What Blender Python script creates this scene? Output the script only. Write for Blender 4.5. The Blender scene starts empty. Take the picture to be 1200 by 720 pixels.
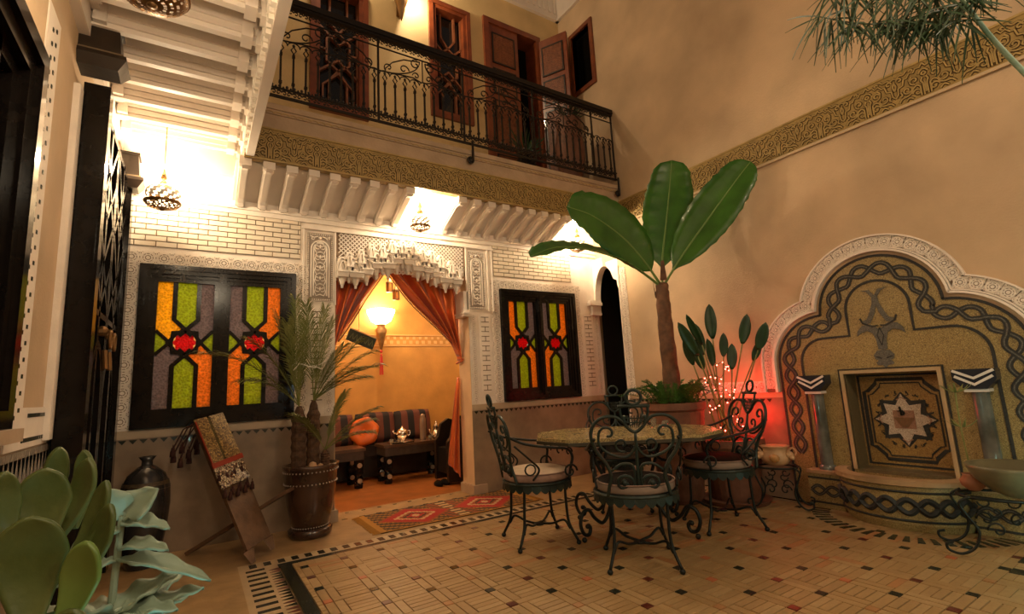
import bpy, math, random
from mathutils import Vector, Matrix
random.seed(7)
PI = math.pi
sin, cos, radians = math.sin, math.cos, math.radians
scene = bpy.context.scene
C = scene.collection

# ------------------------------------------------------------------ camera
YAW, PITCH, ROLL, FPX = 0.5764, 0.1562, -0.0529, 574.8
fw = Vector((sin(YAW)*cos(PITCH), cos(YAW)*cos(PITCH), sin(PITCH)))
rt = Vector((cos(YAW), -sin(YAW), 0))
up = rt.cross(fw)
r2 = rt*cos(ROLL)+up*sin(ROLL); u2 = -rt*sin(ROLL)+up*cos(ROLL)
cd = bpy.data.cameras.new('camera'); cam = bpy.data.objects.new('camera', cd); C.objects.link(cam)
cd.sensor_width = 36; cd.lens = FPX/1200*36; cd.clip_start = .05
m = Matrix((r2, u2, -fw)).transposed().to_4x4(); m.translation = Vector((0, 0, 1.15)); cam.matrix_world = m
scene.camera = cam

# ------------------------------------------------------------------ world, exposure
w = bpy.data.worlds.new('night'); scene.world = w; w.use_nodes = True
w.node_tree.nodes['Background'].inputs[0].default_value = (.55, .42, .36, 1)
w.node_tree.nodes['Background'].inputs[1].default_value = .10
scene.view_settings.view_transform = 'Standard'; scene.view_settings.look = 'None'
scene.view_settings.gamma = 1; scene.view_settings.use_curve_mapping = False
scene.view_settings.exposure = 0.48
WARM = (1, .77, .49)

def lamp(name, loc, power, color=WARM, size=.05, kind='POINT', rot=None, sy=None):
    l = bpy.data.lights.new(name, kind); l.energy = power; l.color = color
    if kind == 'AREA':
        l.size = size
        if sy: l.shape = 'RECTANGLE'; l.size_y = sy
    elif kind == 'SPOT':
        l.shadow_soft_size = size; l.spot_size = radians(100); l.spot_blend = .8
    else: l.shadow_soft_size = size
    o = bpy.data.objects.new(name, l); C.objects.link(o); o.location = loc
    if rot: o.rotation_euler = rot
    return o
# courtyard lamps hanging out of view behind the camera (the same galleries run round the court)
lamp('courtyard_light', (2.3, -1.6, 3.6), 104, (1, .80, .56), .25)
lamp('courtyard_light', (.2, .2, 2.9), 30, (1, .80, .54), .12)
lamp('garden_light', (-.04, 1.10, .60), .8, (.45, 1, .95), .02)
lamp('garden_light', (.03, .95, .50), 2.6, (.45, 1, .95), .03)
lamp('garden_light', (3.75, .35, .35), 5, (.45, 1, .8), .05)
lamp('garden_light', (1.55, -.25, 1.35), 5, (.7, .95, 1), .05)

# ------------------------------------------------------------------ constants of the place
YB, XR, YF, XL = 4.88, 4.57, 4.34, -.62
BB, BT, ZU, YU = 3.12, 3.42, 3.64, 5.29

# ------------------------------------------------------------------ materials
MATS = {}
def mat(name, col, rough=.6, metal=0, var=0, scale=6, bump=0, bscale=40, emit=0, trans=0, coat=0, col2=None, detail=6, spec=.5):
    if name in MATS: return MATS[name]
    m = bpy.data.materials.new(name); m.use_nodes = True; nt = m.node_tree; b = nt.nodes['Principled BSDF']
    b.inputs['Base Color'].default_value = (*col, 1); b.inputs['Roughness'].default_value = rough
    b.inputs['Metallic'].default_value = metal; b.inputs['Coat Weight'].default_value = coat
    b.inputs['Specular IOR Level'].default_value = spec
    tc = nt.nodes.new('ShaderNodeTexCoord')
    if var or col2:
        n = nt.nodes.new('ShaderNodeTexNoise'); n.inputs['Scale'].default_value = scale; n.inputs['Detail'].default_value = detail
        nt.links.new(tc.outputs['Object'], n.inputs['Vector'])
        r = nt.nodes.new('ShaderNodeValToRGB'); r.color_ramp.elements[0].position = .3; r.color_ramp.elements[1].position = .7
        c2 = col2 or tuple(min(1, c*(1+var)) for c in col)
        c1 = col if col2 else tuple(c*(1-var) for c in col)
        r.color_ramp.elements[0].color = (*c1, 1); r.color_ramp.elements[1].color = (*c2, 1)
        nt.links.new(n.outputs['Fac'], r.inputs['Fac']); nt.links.new(r.outputs['Color'], b.inputs['Base Color'])
    if bump:
        n2 = nt.nodes.new('ShaderNodeTexNoise'); n2.inputs['Scale'].default_value = bscale; n2.inputs['Detail'].default_value = 4
        nt.links.new(tc.outputs['Object'], n2.inputs['Vector'])
        bp = nt.nodes.new('ShaderNodeBump'); bp.inputs['Strength'].default_value = bump; bp.inputs['Distance'].default_value = .01
        nt.links.new(n2.outputs['Fac'], bp.inputs['Height']); nt.links.new(bp.outputs['Normal'], b.inputs['Normal'])
    if emit:
        b.inputs['Emission Color'].default_value = (*col, 1); b.inputs['Emission Strength'].default_value = emit
    if trans: b.inputs['Transmission Weight'].default_value = trans
    MATS[name] = m
    return m
def glassmat(name, col, k=.6, fac=.75):
    m = bpy.data.materials.new(name); m.use_nodes = True; nt = m.node_tree; b = nt.nodes['Principled BSDF']
    out = nt.nodes['Material Output']
    b.inputs['Base Color'].default_value = (*[c*k for c in col], 1); b.inputs['Roughness'].default_value = .25
    tr = nt.nodes.new('ShaderNodeBsdfTranslucent'); tr.inputs['Color'].default_value = (*col, 1)
    mx = nt.nodes.new('ShaderNodeMixShader'); mx.inputs[0].default_value = fac
    nt.links.new(b.outputs[0], mx.inputs[1]); nt.links.new(tr.outputs[0], mx.inputs[2]); nt.links.new(mx.outputs[0], out.inputs[0])
    tc = nt.nodes.new('ShaderNodeTexCoord'); v = nt.nodes.new('ShaderNodeTexVoronoi'); v.inputs['Scale'].default_value = 60
    nt.links.new(tc.outputs['Object'], v.inputs['Vector'])
    bp = nt.nodes.new('ShaderNodeBump'); bp.inputs['Strength'].default_value = .8; bp.inputs['Distance'].default_value = .004
    nt.links.new(v.outputs['Distance'], bp.inputs['Height']); nt.links.new(bp.outputs['Normal'], b.inputs['Normal']); nt.links.new(bp.outputs['Normal'], tr.inputs['Normal'])
    mu = nt.nodes.new('ShaderNodeMixRGB'); mu.blend_type = 'MULTIPLY'; mu.inputs[0].default_value = .55
    mu.inputs[1].default_value = (*col, 1); nt.links.new(v.outputs['Distance'], mu.inputs[2])
    mu2 = nt.nodes.new('ShaderNodeMath'); mu2.operation = 'MULTIPLY_ADD'; mu2.inputs[1].default_value = 1.6; mu2.inputs[2].default_value = .2
    nt.links.new(v.outputs['Distance'], mu2.inputs[0]); nt.links.new(mu2.outputs[0], mu.inputs[2])
    nt.links.new(mu.outputs[0], tr.inputs['Color'])
    return m
def mosaic(name, c1, c2, scale=90, grout=(.12, .09, .05), rough=.35):
    m = bpy.data.materials.new(name); m.use_nodes = True; nt = m.node_tree; b = nt.nodes['Principled BSDF']
    tc = nt.nodes.new('ShaderNodeTexCoord'); v = nt.nodes.new('ShaderNodeTexVoronoi'); v.inputs['Scale'].default_value = scale
    v2 = nt.nodes.new('ShaderNodeTexVoronoi'); v2.inputs['Scale'].default_value = scale; v2.feature = 'DISTANCE_TO_EDGE'
    for x in (v, v2): nt.links.new(tc.outputs['Object'], x.inputs['Vector'])
    s = nt.nodes.new('ShaderNodeSeparateColor'); nt.links.new(v.outputs['Color'], s.inputs[0])
    r = nt.nodes.new('ShaderNodeMixRGB'); r.inputs[1].default_value = (*c1, 1); r.inputs[2].default_value = (*c2, 1); nt.links.new(s.outputs[0], r.inputs[0])
    g = nt.nodes.new('ShaderNodeMath'); g.operation = 'LESS_THAN'; g.inputs[1].default_value = .07; nt.links.new(v2.outputs['Distance'], g.inputs[0])
    g2 = nt.nodes.new('ShaderNodeMixRGB'); nt.links.new(g.outputs[0], g2.inputs[0]); nt.links.new(r.outputs[0], g2.inputs[1]); g2.inputs[2].default_value = (*grout, 1)
    nt.links.new(g2.outputs[0], b.inputs['Base Color']); b.inputs['Roughness'].default_value = rough
    return m

PLASTER = mat('ochre plaster', (.56, .41, .26), .7, var=.2, scale=1.6, bump=.25, bscale=60)
PLASTER_UP = mat('upper plaster', (.62, .45, .22), .7, var=.14, scale=2, bump=.2, bscale=50)
TADELAKT = mat('dado plaster', (.27, .195, .13), .35, var=.28, scale=5, bump=.15, bscale=14, coat=.15)
SALON = mat('salon plaster', (.62, .31, .07), .6, var=.12, scale=4, bump=.2)
WHITE = mat('white stucco', (.86, .78, .69), .6, var=.06, scale=9, bump=.12, bscale=80)
WHITE2 = mat('white painted wood', (.74, .66, .58), .5, var=.05, scale=5)
CARVE = mat('carving shade', (.22, .15, .10), .8)  # shade inside the carving, put into the ground colour
CARVE2 = mat('carving shade pale', (.36, .30, .25), .8)  # paler recess shade, likewise part of the colour
LEDGE = mat('ledge plaster', (.42, .31, .21), .7, var=.14, scale=5, bump=.2)
JOINT = mat('brick joint', (.16, .11, .06), .8)
BRICK = mat('cream brick', (.78, .69, .56), .35, var=.06, scale=4, coat=.2)
GOLD = mat('carved ochre', (.34, .23, .075), .55, var=.22, scale=10, bump=.3, bscale=30)
GOLDHI = mat('carved ochre relief', (.40, .28, .10), .5, var=.2, scale=14)
GOLDDK = mat('carved groove shade', (.06, .033, .010), .8)  # groove shade put into the colour of nearly flush ribbons
BLACKWOOD = mat('black lacquered wood', (.008, .006, .005), .16, var=.3, scale=12, spec=.22)
DARKWOOD = mat('dark brown wood', (.022, .014, .009), .35, var=.35, scale=9, bump=.1, spec=.4)
REDWOOD = mat('red cedar', (.19, .045, .014), .35, var=.3, scale=8, coat=.2)
REDWOOD2 = mat('red cedar fretwork', (.20, .065, .025), .5, var=.3, scale=30)
OLDWOOD = mat('old carved wood', (.12, .06, .028), .6, var=.35, scale=12, bump=.5, bscale=30)
VOID = mat('dark interior', (.006, .005, .004), 1, spec=0)  # black sheet colour that stands in for the darkness of unlit rooms
IRON = mat('green black iron', (.012, .016, .014), .42, metal=.5, var=.3, scale=20)
IRONG = mat('verdigris iron', (.014, .027, .022), .45, metal=.3, var=.35, scale=14)
RAILM = mat('black iron', (.018, .013, .010), .45, metal=.4)
BRASS = mat('pierced brass', (.42, .25, .10), .35, metal=.85, var=.2, scale=20)
BRASSDK = mat('dark brass', (.24, .13, .05), .4, metal=.7)
SILVER = mat('polished silver', (.75, .68, .58), .18, metal=1)
FLOORJ = mat('floor grout', (.25, .165, .08), .8, var=.2, scale=30)
TERR = [mat('bejmat %s' % n, c, .45, var=.08, scale=22, bump=.15, bscale=50) for n, c in
        (('sand', (.36, .235, .105)), ('honey', (.345, .22, .095)), ('pale', (.38, .255, .12)), ('tan', (.33, .21, .093)), ('clay', (.37, .18, .07)))]
TDARK = mat('dark green tile', (.022, .026, .018), .25, coat=.4)
TRED = mat('oxblood tile', (.12, .025, .014), .3, coat=.3)
TORNG = mat('terracotta tile', (.45, .13, .05), .4)
TWHITE = mat('ivory tile', (.66, .55, .40), .4)
GLASS = {k: glassmat(k+' glass', c) for k, c in dict(yellow=(.95, .66, .03), green=(.50, .62, .05), orange=(.88, .43, .07), grey=(.34, .31, .34), red=(.75, .005, .02)).items()}
SILK = mat('copper silk', (.70, .15, .03), .27, var=.15, scale=6)
SILK.node_tree.nodes['Principled BSDF'].inputs['Sheen Weight'].default_value = .5
SILK.node_tree.nodes['Principled BSDF'].inputs['Metallic'].default_value = .5
LEAF = mat('banana leaf', (.018, .085, .008), .35, col2=(.040, .15, .014), scale=5, coat=.2)
LEAFRIB = mat('leaf rib', (.14, .24, .06), .5)
LEAFDK = mat('dark leaf', (.012, .045, .014), .35, var=.4, scale=8)
PALM = mat('palm leaf', (.11, .14, .03), .5, col2=(.24, .25, .08), scale=12)
FERN = mat('fern', (.045, .13, .015), .55, var=.4, scale=12)
TRUNK = mat('banana trunk', (.13, .06, .028), .7, var=.5, scale=12, bump=.8, bscale=25)
PTRUNK = mat('fibrous trunk', (.085, .042, .02), .85, var=.5, scale=30, bump=1, bscale=40)
GLAZE = mat('brown glaze', (.05, .022, .013), .2, var=.4, scale=6, coat=.6)
CLAY = mat('red clay', (.16, .065, .035), .6, var=.3, scale=8, bump=.3)
CREAMPOT = mat('cream ceramic', (.52, .32, .17), .4, var=.2, scale=10)
SUCC = mat('paddle leaf', (.045, .075, .014), .45, col2=(.085, .11, .028), scale=14, bump=.15)
SUCCED = mat('paddle leaf dry edge', (.16, .065, .022), .6)
BLUELEAF = mat('blue grey leaf', (.17, .24, .17), .5, col2=(.26, .34, .26), scale=10)
CUSH = mat('cream cushion', (.60, .46, .33), .8, var=.1, scale=20, bump=.3, bscale=90)
CUSHR = mat('striped cushion side', (.33, .21, .16), .8, var=.2, scale=20)
CUSHDK = mat('dark cushion', (.012, .009, .007), .9, spec=.08)
TABLESTONE = mosaic('table stone', (.42, .33, .15), (.33, .26, .12), 38, (.2, .14, .06), .22)
MOS = mosaic('gold mosaic', (.43, .33, .14), (.32, .23, .085), 95, (.17, .12, .05))
MOSDK = mosaic('charcoal mosaic', (.010, .013, .015), (.028, .034, .038), 120, (.035, .03, .022), .75)
MOSGR = mosaic('grey mosaic', (.10, .105, .09), (.17, .165, .14), 120, (.06, .05, .04), .7)
MOSWH = mosaic('ivory mosaic', (.74, .64, .52), (.58, .48, .38), 110, (.2, .14, .09))
MOSPK = mosaic('rose mosaic', (.34, .16, .10), (.42, .24, .16), 110, (.2, .12, .08))
MARBLE = mat('dark green marble', (.05, .065, .06), .12, col2=(.17, .19, .175), scale=7, coat=.6)
CHEVW = mat('white enamel', (.72, .70, .66), .3)
CHEVD = mat('slate blue glaze', (.02, .024, .035), .25)
def emat(name, col, e):
    return mat(name, col, .5, emit=e)
GLOW = emat('lamp glow', (1, .72, .38), 14)
REDGLOW = emat('red fairy light', (1, .07, .045), 22)
SKIRT = mat('pendant white', (.85, .8, .72), .5)

# ------------------------------------------------------------------ mesh builder
class M:
    def __init__(s): s.v = []; s.f = []; s.m = []
    def add(s, vs, fs, mi=0):
        n = len(s.v); s.v += [tuple(v) for v in vs]; s.f += [tuple(i+n for i in f) for f in fs]; s.m += [mi]*len(fs); return s
    def box(s, x0, x1, y0, y1, z0, z1, mi=0):
        return s.add([(x0,y0,z0),(x1,y0,z0),(x1,y1,z0),(x0,y1,z0),(x0,y0,z1),(x1,y0,z1),(x1,y1,z1),(x0,y1,z1)],
                     [(0,3,2,1),(4,5,6,7),(0,1,5,4),(1,2,6,5),(2,3,7,6),(3,0,4,7)], mi)
    def hexa(s, b, t, mi=0):   # bottom quad, top quad
        return s.add(list(b)+list(t), [(0,3,2,1),(4,5,6,7),(0,1,5,4),(1,2,6,5),(2,3,7,6),(3,0,4,7)], mi)
    def bar(s, a, b, w, h, mi=0, upv=(0,0,1)):
        a = Vector(a); b = Vector(b); d = (b-a).normalized(); u = Vector(upv); x = d.cross(u)
        if x.length < 1e-4: x = d.cross(Vector((0,1,0)))
        x.normalize(); y = x.cross(d); x *= w/2; y *= h/2
        return s.hexa([a-x-y, a+x-y, b+x-y, b-x-y], [a-x+y, a+x+y, b+x+y, b-x+y], mi)
    def prism(s, pts, y0, y1, mi=0):     # pts (x,z) polygon extruded along y, y0 front
        n = len(pts)
        a = sum(pts[i][0]*pts[(i+1)%n][1]-pts[(i+1)%n][0]*pts[i][1] for i in range(n))
        if a < 0: pts = pts[::-1]
        vs = [(p[0], y0, p[1]) for p in pts]+[(p[0], y1, p[1]) for p in pts]
        fs = [tuple(range(n)), tuple(range(2*n-1, n-1, -1))]+[((i+1)%n, i, i+n, (i+1)%n+n) for i in range(n)]
        return s.add(vs, fs, mi)
    def prismz(s, pts, z0, z1, mi=0):
        n = len(pts)
        a = sum(pts[i][0]*pts[(i+1)%n][1]-pts[(i+1)%n][0]*pts[i][1] for i in range(n))
        if a < 0: pts = pts[::-1]
        vs = [(p[0], p[1], z0) for p in pts]+[(p[0], p[1], z1) for p in pts]
        fs = [tuple(range(n-1, -1, -1)), tuple(range(n, 2*n))]+[(i, (i+1)%n, (i+1)%n+n, i+n) for i in range(n)]
        return s.add(vs, fs, mi)
    def ribbon(s, pts, w, y0, y1, mi=0, closed=False):     # flat ribbon in xz plane, front y0, back y1
        P = [Vector((p[0], p[1])) for p in pts]; n = len(P); L = []; R = []
        for i in range(n):
            if closed: a, b = P[i-1], P[(i+1) % n]
            else: a, b = P[max(0, i-1)], P[min(n-1, i+1)]
            d = (b-a); d = d.normalized() if d.length > 1e-9 else Vector((1, 0)); q = Vector((-d.y, d.x))*w/2
            L.append(P[i]+q); R.append(P[i]-q)
        vs = []
        for l, r in zip(L, R): vs += [(l.x, y0, l.y), (r.x, y0, r.y), (r.x, y1, r.y), (l.x, y1, l.y)]
        fs = []
        for i in range(n if closed else n-1):
            a = 4*i; b = 4*((i+1) % n)
            fs += [(a, a+1, b+1, b), (a+1, a+2, b+2, b+1), (a+3, a, b, b+3)]
        if not closed: fs += [(0, 3, 2, 1), (4*n-4, 4*n-3, 4*n-2, 4*n-1)]
        return s.add(vs, fs, mi)
    def tube(s, pts, r, n=6, mi=0, closed=False, r1=None):
        P = [Vector(p) for p in pts]; k = len(P)
        if k < 2: return s
        prev = None; vs = []
        for i in range(k):
            if closed: a, b = P[i-1], P[(i+1) % k]
            else: a, b = P[max(0, i-1)], P[min(k-1, i+1)]
            d = (b-a)
            d = d.normalized() if d.length > 1e-9 else Vector((0, 0, 1))
            if prev is None:
                u = Vector((0, 0, 1)) if abs(d.z) < .9 else Vector((1, 0, 0)); x = d.cross(u).normalized()
            else:
                x = prev-d*prev.dot(d)
                x = x.normalized() if x.length > 1e-6 else d.orthogonal().normalized()
            prev = x; y = d.cross(x)
            t = i/max(1, k-1); rr = r if r1 is None else r+(r1-r)*t
            if isinstance(r, (list, tuple)): rr = r[i]
            for j in range(n):
                an = 2*PI*j/n; vs.append(P[i]+x*rr*cos(an)+y*rr*sin(an))
        fs = []
        for i in range(k if closed else k-1):
            a = i*n; b = ((i+1) % k)*n
            for j in range(n): fs.append((a+j, a+(j+1) % n, b+(j+1) % n, b+j))
        if not closed: fs += [tuple(range(n-1, -1, -1)), tuple(range((k-1)*n, k*n))]
        return s.add(vs, fs, mi)
    def lathe(s, prof, c=(0,0,0), n=20, mi=0, sx=1, sy=1, skip=None, a0=0, a1=2*PI):
        full = abs(a1-a0-2*PI) < 1e-6; nn = n if full else n+1
        vs = []; fs = []
        for r, z in prof:
            for j in range(nn):
                a = a0+(a1-a0)*j/n; vs.append((c[0]+r*cos(a)*sx, c[1]+r*sin(a)*sy, c[2]+z))
        for i in range(len(prof)-1):
            for j in range(n):
                if skip and skip(i, j): continue
                fs.append((i*nn+j, i*nn+(j+1) % nn, (i+1)*nn+(j+1) % nn, (i+1)*nn+j))
        return s.add(vs, fs, mi)
    def ball(s, c, r, n=8, mi=0, sz=1, sx=1, sy=1):
        k = max(4, n//2); return s.lathe([(max(1e-4, r*sin(PI*i/k)), -r*sz*cos(PI*i/k)) for i in range(k+1)], c, n, mi, sx, sy)
    def build(s, name, mats, parent=None, loc=None, rz=0, smooth=False, cat=None, label=None, group=None, kind=None):
        me = bpy.data.meshes.new(name); me.from_pydata(s.v, [], s.f)
        if not isinstance(mats, (list, tuple)): mats = [mats]
        for x in mats: me.materials.append(x)
        if len(mats) > 1: me.polygons.foreach_set('material_index', s.m)
        if smooth: me.polygons.foreach_set('use_smooth', [True]*len(me.polygons))
        me.update(); return put(name, me, parent, loc, rz, cat, label, group, kind)
def put(name, me, parent=None, loc=None, rz=0, cat=None, label=None, group=None, kind=None):
    o = bpy.data.objects.new(name, me); C.objects.link(o)
    if parent: o.parent = parent
    if loc is not None: o.location = loc
    if rz: o.rotation_euler = (0, 0, rz)
    return tag(o, cat, label, group, kind)
def tag(o, cat=None, label=None, group=None, kind=None):
    if cat: o['category'] = cat
    if label: o['label'] = label
    if group: o['group'] = group
    if kind: o['kind'] = kind
    return o
def empty(name, loc=(0,0,0), rz=0, **k): return put(name, None, None, loc, rz, **k)
def copy_tree(o, parent=None):
    c = o.copy(); C.objects.link(c)
    if parent: c.parent = parent
    for ch in list(o.children): copy_tree(ch, c)
    return c
def spiral(cx, cz, r0, r1, a0, a1, n=14):
    return [(cx+(r0+(r1-r0)*i/n)*cos(a0+(a1-a0)*i/n), cz+(r0+(r1-r0)*i/n)*sin(a0+(a1-a0)*i/n)) for i in range(n+1)]
def bez(p, n=8):
    # catmull-rom through points
    P = [Vector(q) for q in p]; out = []
    for i in range(len(P)-1):
        a = P[i-1] if i else P[0]*2-P[1]; b, c = P[i], P[i+1]; d = P[i+2] if i+2 < len(P) else P[-1]*2-P[-2]
        for k in range(n):
            t = k/n; out.append(.5*((2*b)+(c-a)*t+(2*a-5*b+4*c-d)*t*t+(3*b-a-3*c+d)*t**3))
    out.append(P[-1]); return out
def struct(name, mm, mats, **k): return mm.build(name, mats, kind='structure', **k)

# ================================================================== FLOOR
fl = M().box(-.62, 4.57, -3, YB, -.2, -.012).box(1.12, 2.58, YB, 5.2, -.2, -.012)
floor = struct('floor', fl, FLOORJ)
PX, PY, S_ = .262, .232, .052
X0f, X1f, Y1f = .62, 4.45, 3.93
pieces = []      # (x0,x1,y0,y1, kind)
g = .0014
for i in range(-1, 16):
    for j in range(-2, 20):
        x = .68+i*PX; y = 3.80-j*PY
        pieces.append((x-S_/2, x+S_/2, y-S_/2, y+S_/2, ('dark', 'red')[0] if (i+j) % 2 == 0 else ('red' if (i+j) % 4 == 1 else 'orange')))
        pieces.append((x+S_/2, x+PX-S_/2, y-S_/2, y+S_/2, 'b'))
        ya, yb = y-PY+S_/2, y-S_/2
        for k in range(2): pieces.append((x-S_/2+k*S_, x+S_/2+k*S_, ya, yb, 'b'))
        hx = (PX-2*S_); hh = (yb-ya)/4
        for k in range(4): pieces.append((x+S_*1.5, x+S_*1.5+hx, ya+k*hh, ya+(k+1)*hh, 'b'))
def dist2(p): return ((p[0]+p[1])/2)**2+((p[2]+p[3])/2)**2
def vis(x, y):
    d = Vector((x, y, -1.15)); z = d.dot(fw)
    return z > .3 and abs(d.dot(r2)/z) < 1.08 and abs(d.dot(u2)/z) < .66
def clipp(p):
    a, b, c, d, k = p; a = max(a, X0f); b = min(b, X1f); d = min(d, Y1f)
    return (a, b, c, d, k) if b-a > .008 and d-c > .008 else None
pieces = [q for q in (clipp(p) for p in pieces) if q]
bed = empty('floor_field'); bed.parent = floor
def tilebox(mm, p, h, mi=0):
    a, b, c, d = p[:4]; mm.box(a+g, b-g, c+g, d-g, -.014, h, mi)
inset = [p for p in pieces if p[4] != 'b' and vis((p[0]+p[1])/2, (p[2]+p[3])/2)]
br = sorted([p for p in pieces if p[4] == 'b' and vis((p[0]+p[1])/2, (p[2]+p[3])/2)], key=dist2)
rest = [p for p in pieces if p[4] == 'b' and not vis((p[0]+p[1])/2, (p[2]+p[3])/2)]+[p for p in pieces if p[4] != 'b' and not vis((p[0]+p[1])/2, (p[2]+p[3])/2)]
cache = {}
def tile(p, name, m_, parent=floor, key=None, h=0):
    a, b, c, d = p[:4]; k = (round(b-a, 3), round(d-c, 3), m_.name)
    if k not in cache:
        mm = M(); w_, d_ = (b-a)/2-g, (d-c)/2-g; e = .002
        mm.hexa([(-w_,-d_,-.014),(w_,-d_,-.014),(w_,d_,-.014),(-w_,d_,-.014)], [(-w_+e,-d_+e,0),(w_-e,-d_+e,0),(w_-e,d_-e,0),(-w_+e,d_-e,0)])
        me = bpy.data.meshes.new(name); me.from_pydata(mm.v, [], mm.f); me.materials.append(m_); cache[k] = me
    return put(name, cache[k], parent, ((a+b)/2, (c+d)/2, h))
bpy.data.objects.remove(bed)
for p in br[:295]: tile(p, 'floor_tile', random.choice(TERR[:4]), h=random.uniform(-.0015, .0005))
sm = M()
for p in br[295:]+rest:
    mi = random.choice([0, 0, 1, 1, 2, 3, 0, 1, 3, 2, 0, 1, 4]) if p[4] == 'b' else 5
    tilebox(sm, p, random.uniform(-.002, 0), mi)
sm.build('floor_tiles', TERR+[TDARK], floor, kind='stuff')
for p in inset:
    tile(p, 'inset_tile', {'dark': TDARK, 'red': TRED, 'orange': TORNG if random.random() < .3 else TERR[4]}[p[4]], h=.0005)
# border rows: dark tiles along the back of the field, bars down the left and right
bm_ = M()
bm_.box(-.62, .30, -3, YB, -.014, -.001, 0)                          # plain plaster-like paving under the gallery
bm_.box(.30, 4.57, 4.13, YB, -.014, -.001, 0)
bm_.box(1.12, 2.58, YB, 5.2, -.014, -.001, 0)
bm_.build('paving', mat('tadelakt paving', (.36, .225, .10), .45, var=.22, scale=6, bump=.25, bscale=25), floor)
bm_ = M().box(.30, .535, -3, 4.13, -.014, -.003).box(.535, 4.45, 3.985, 4.13, -.014, -.003)
bm_.build('border_bed', mat('sand bed', (.46, .33, .19), .5, var=.1), floor)
x = .39
while x < 4.4:
    tile((x-.026, x+.026, 4.015, 4.105), 'border_tile', TDARK, h=-.001); x += .09
M().box(.535, 4.45, 3.965, 3.985, -.014, .0002).box(.535, 4.45, 3.93, 3.965, -.014, -.001).build('border_line', TDARK, floor)
M().box(.545, .615, -1, 3.93, -.014, .0002).build('border_line', TDARK, floor)
y = 3.96
while y > 1.9:
    tile((.335, .455, y-.026, y+.016), 'border_bar', TDARK, h=-.001)
    y -= .094
y = 3.92
while y > 1.9:
    M().prismz([(.535, y), (.47, y-.022), (.535, y-.044)], -.014, -.001).build('triangle_tile', TRED if random.random() < .6 else TDARK, floor)
    y -= .05
x = 1.22
while x < 2.9:
    tile((x-.03, x+.03, 4.885, 4.915), 'threshold_tile', TDARK, h=0); tile((x+.055, x+.1, 5.12, 5.15), 'threshold_tile', TDARK, h=0)
    x += .16
# radiating dark tiles round the basin and the bars on the right
for k in range(25):
    a = radians(94+k*7.2); cx, cy = 4.52+.52*cos(a), 1.68+.58*sin(a)
    mm = M(); u = Vector((cos(a), sin(a)*1.05, 0)).normalized(); v = Vector((-u.y, u.x, 0)); c = Vector((cx, cy, 0))
    q = [c-u*.06-v*.012, c-u*.06+v*.012, c+u*.06+v*.020, c+u*.06-v*.020]
    mm.prismz([(p.x, p.y) for p in q], -.014, .003); mm.build('radial_tile', TDARK, floor)
for k in range(6):
    y = .98-k*.075; tile((3.98, 4.35, y-.02, y+.02), 'border_bar', TDARK, h=.0012)
for k in range(4): tile((3.76+k*.0, 3.86, .92-k*.14, .99-k*.14), 'border_tile', TDARK, h=.0012)
TR = struct('ground_below', M().box(-1.5, 5.6, -3.6, 7.8, -.4, -.2), VOID)

# ================================================================== WALLS
def panel(mm, holes, x0, x1, z0, z1, y0, y1):
    """wall slab in local x/z with rectangular holes"""
    holes = [(max(h[0], x0), min(h[1], x1), max(h[2], z0), min(h[3], z1)) for h in holes if h[0] < x1 and h[1] > x0 and h[2] < z1 and h[3] > z0]
    xs = sorted({x0, x1, *[v for h in holes for v in h[:2]]}); zs = sorted({z0, z1, *[v for h in holes for v in h[2:]]})
    for i in range(len(xs)-1):
        for j in range(len(zs)-1):
            cx, cz = (xs[i]+xs[i+1])/2, (zs[j]+zs[j+1])/2
            if any(h[0] < cx < h[1] and h[2] < cz < h[3] for h in holes): continue
            mm.box(xs[i], xs[i+1], y0, y1, zs[j], zs[j+1])
W1 = (-.41, .76, .955, 2.275); W2 = (3.00, 4.13, .955, 2.275); OP = (1.12, 2.58, 0, 2.62)
mm = M(); panel(mm, [W1, W2, OP], XL, XR, .94, 3.14, YB, YB+.27)
wall_back = struct('wall_back', mm, WHITE)
mm = M(); panel(mm, [OP], XL, XR, 0, .94, YB, YB+.27)
dado = mm.build('dado', TADELAKT, wall_back)
# skirting of the dado: pale rail and row of small dark triangles
for a, b in ((XL, OP[0]), (OP[1], XR)):
    M().box(a, b, YB-.012, YB, .885, .95).build('dado_rail', mat('pale dado rail', (.46, .36, .25), .5, var=.12, scale=8), wall_back)
tri = M().prism([(-.026, 0), (.026, 0), (0, -.032)], -.004, .002)
tme = bpy.data.meshes.new('triangle_tile'); tme.from_pydata(tri.v, [], tri.f); tme.materials.append(TDARK)
x = XL+.04
while x < XR:
    if not (OP[0]-.02 < x < OP[1]+.02): put('triangle_tile', tme, wall_back, (x, YB, .877))
    x += .0655
for x0, x1 in ((1.04, 1.15), (2.55, 2.72)):
    M().box(x0, x1, YB-.03, YB+.28, 0, .1).build('plinth', LEDGE, wall_back)
M().box(OP[0]-.001, OP[0]+.004, YB, YB+.27, 0, 2.62).box(OP[1]-.004, OP[1]+.001, YB, YB+.27, 0, 2.62).build('jamb_lining', mat('jamb plaster', (.70, .52, .32), .6, var=.08), wall_back)

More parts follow.
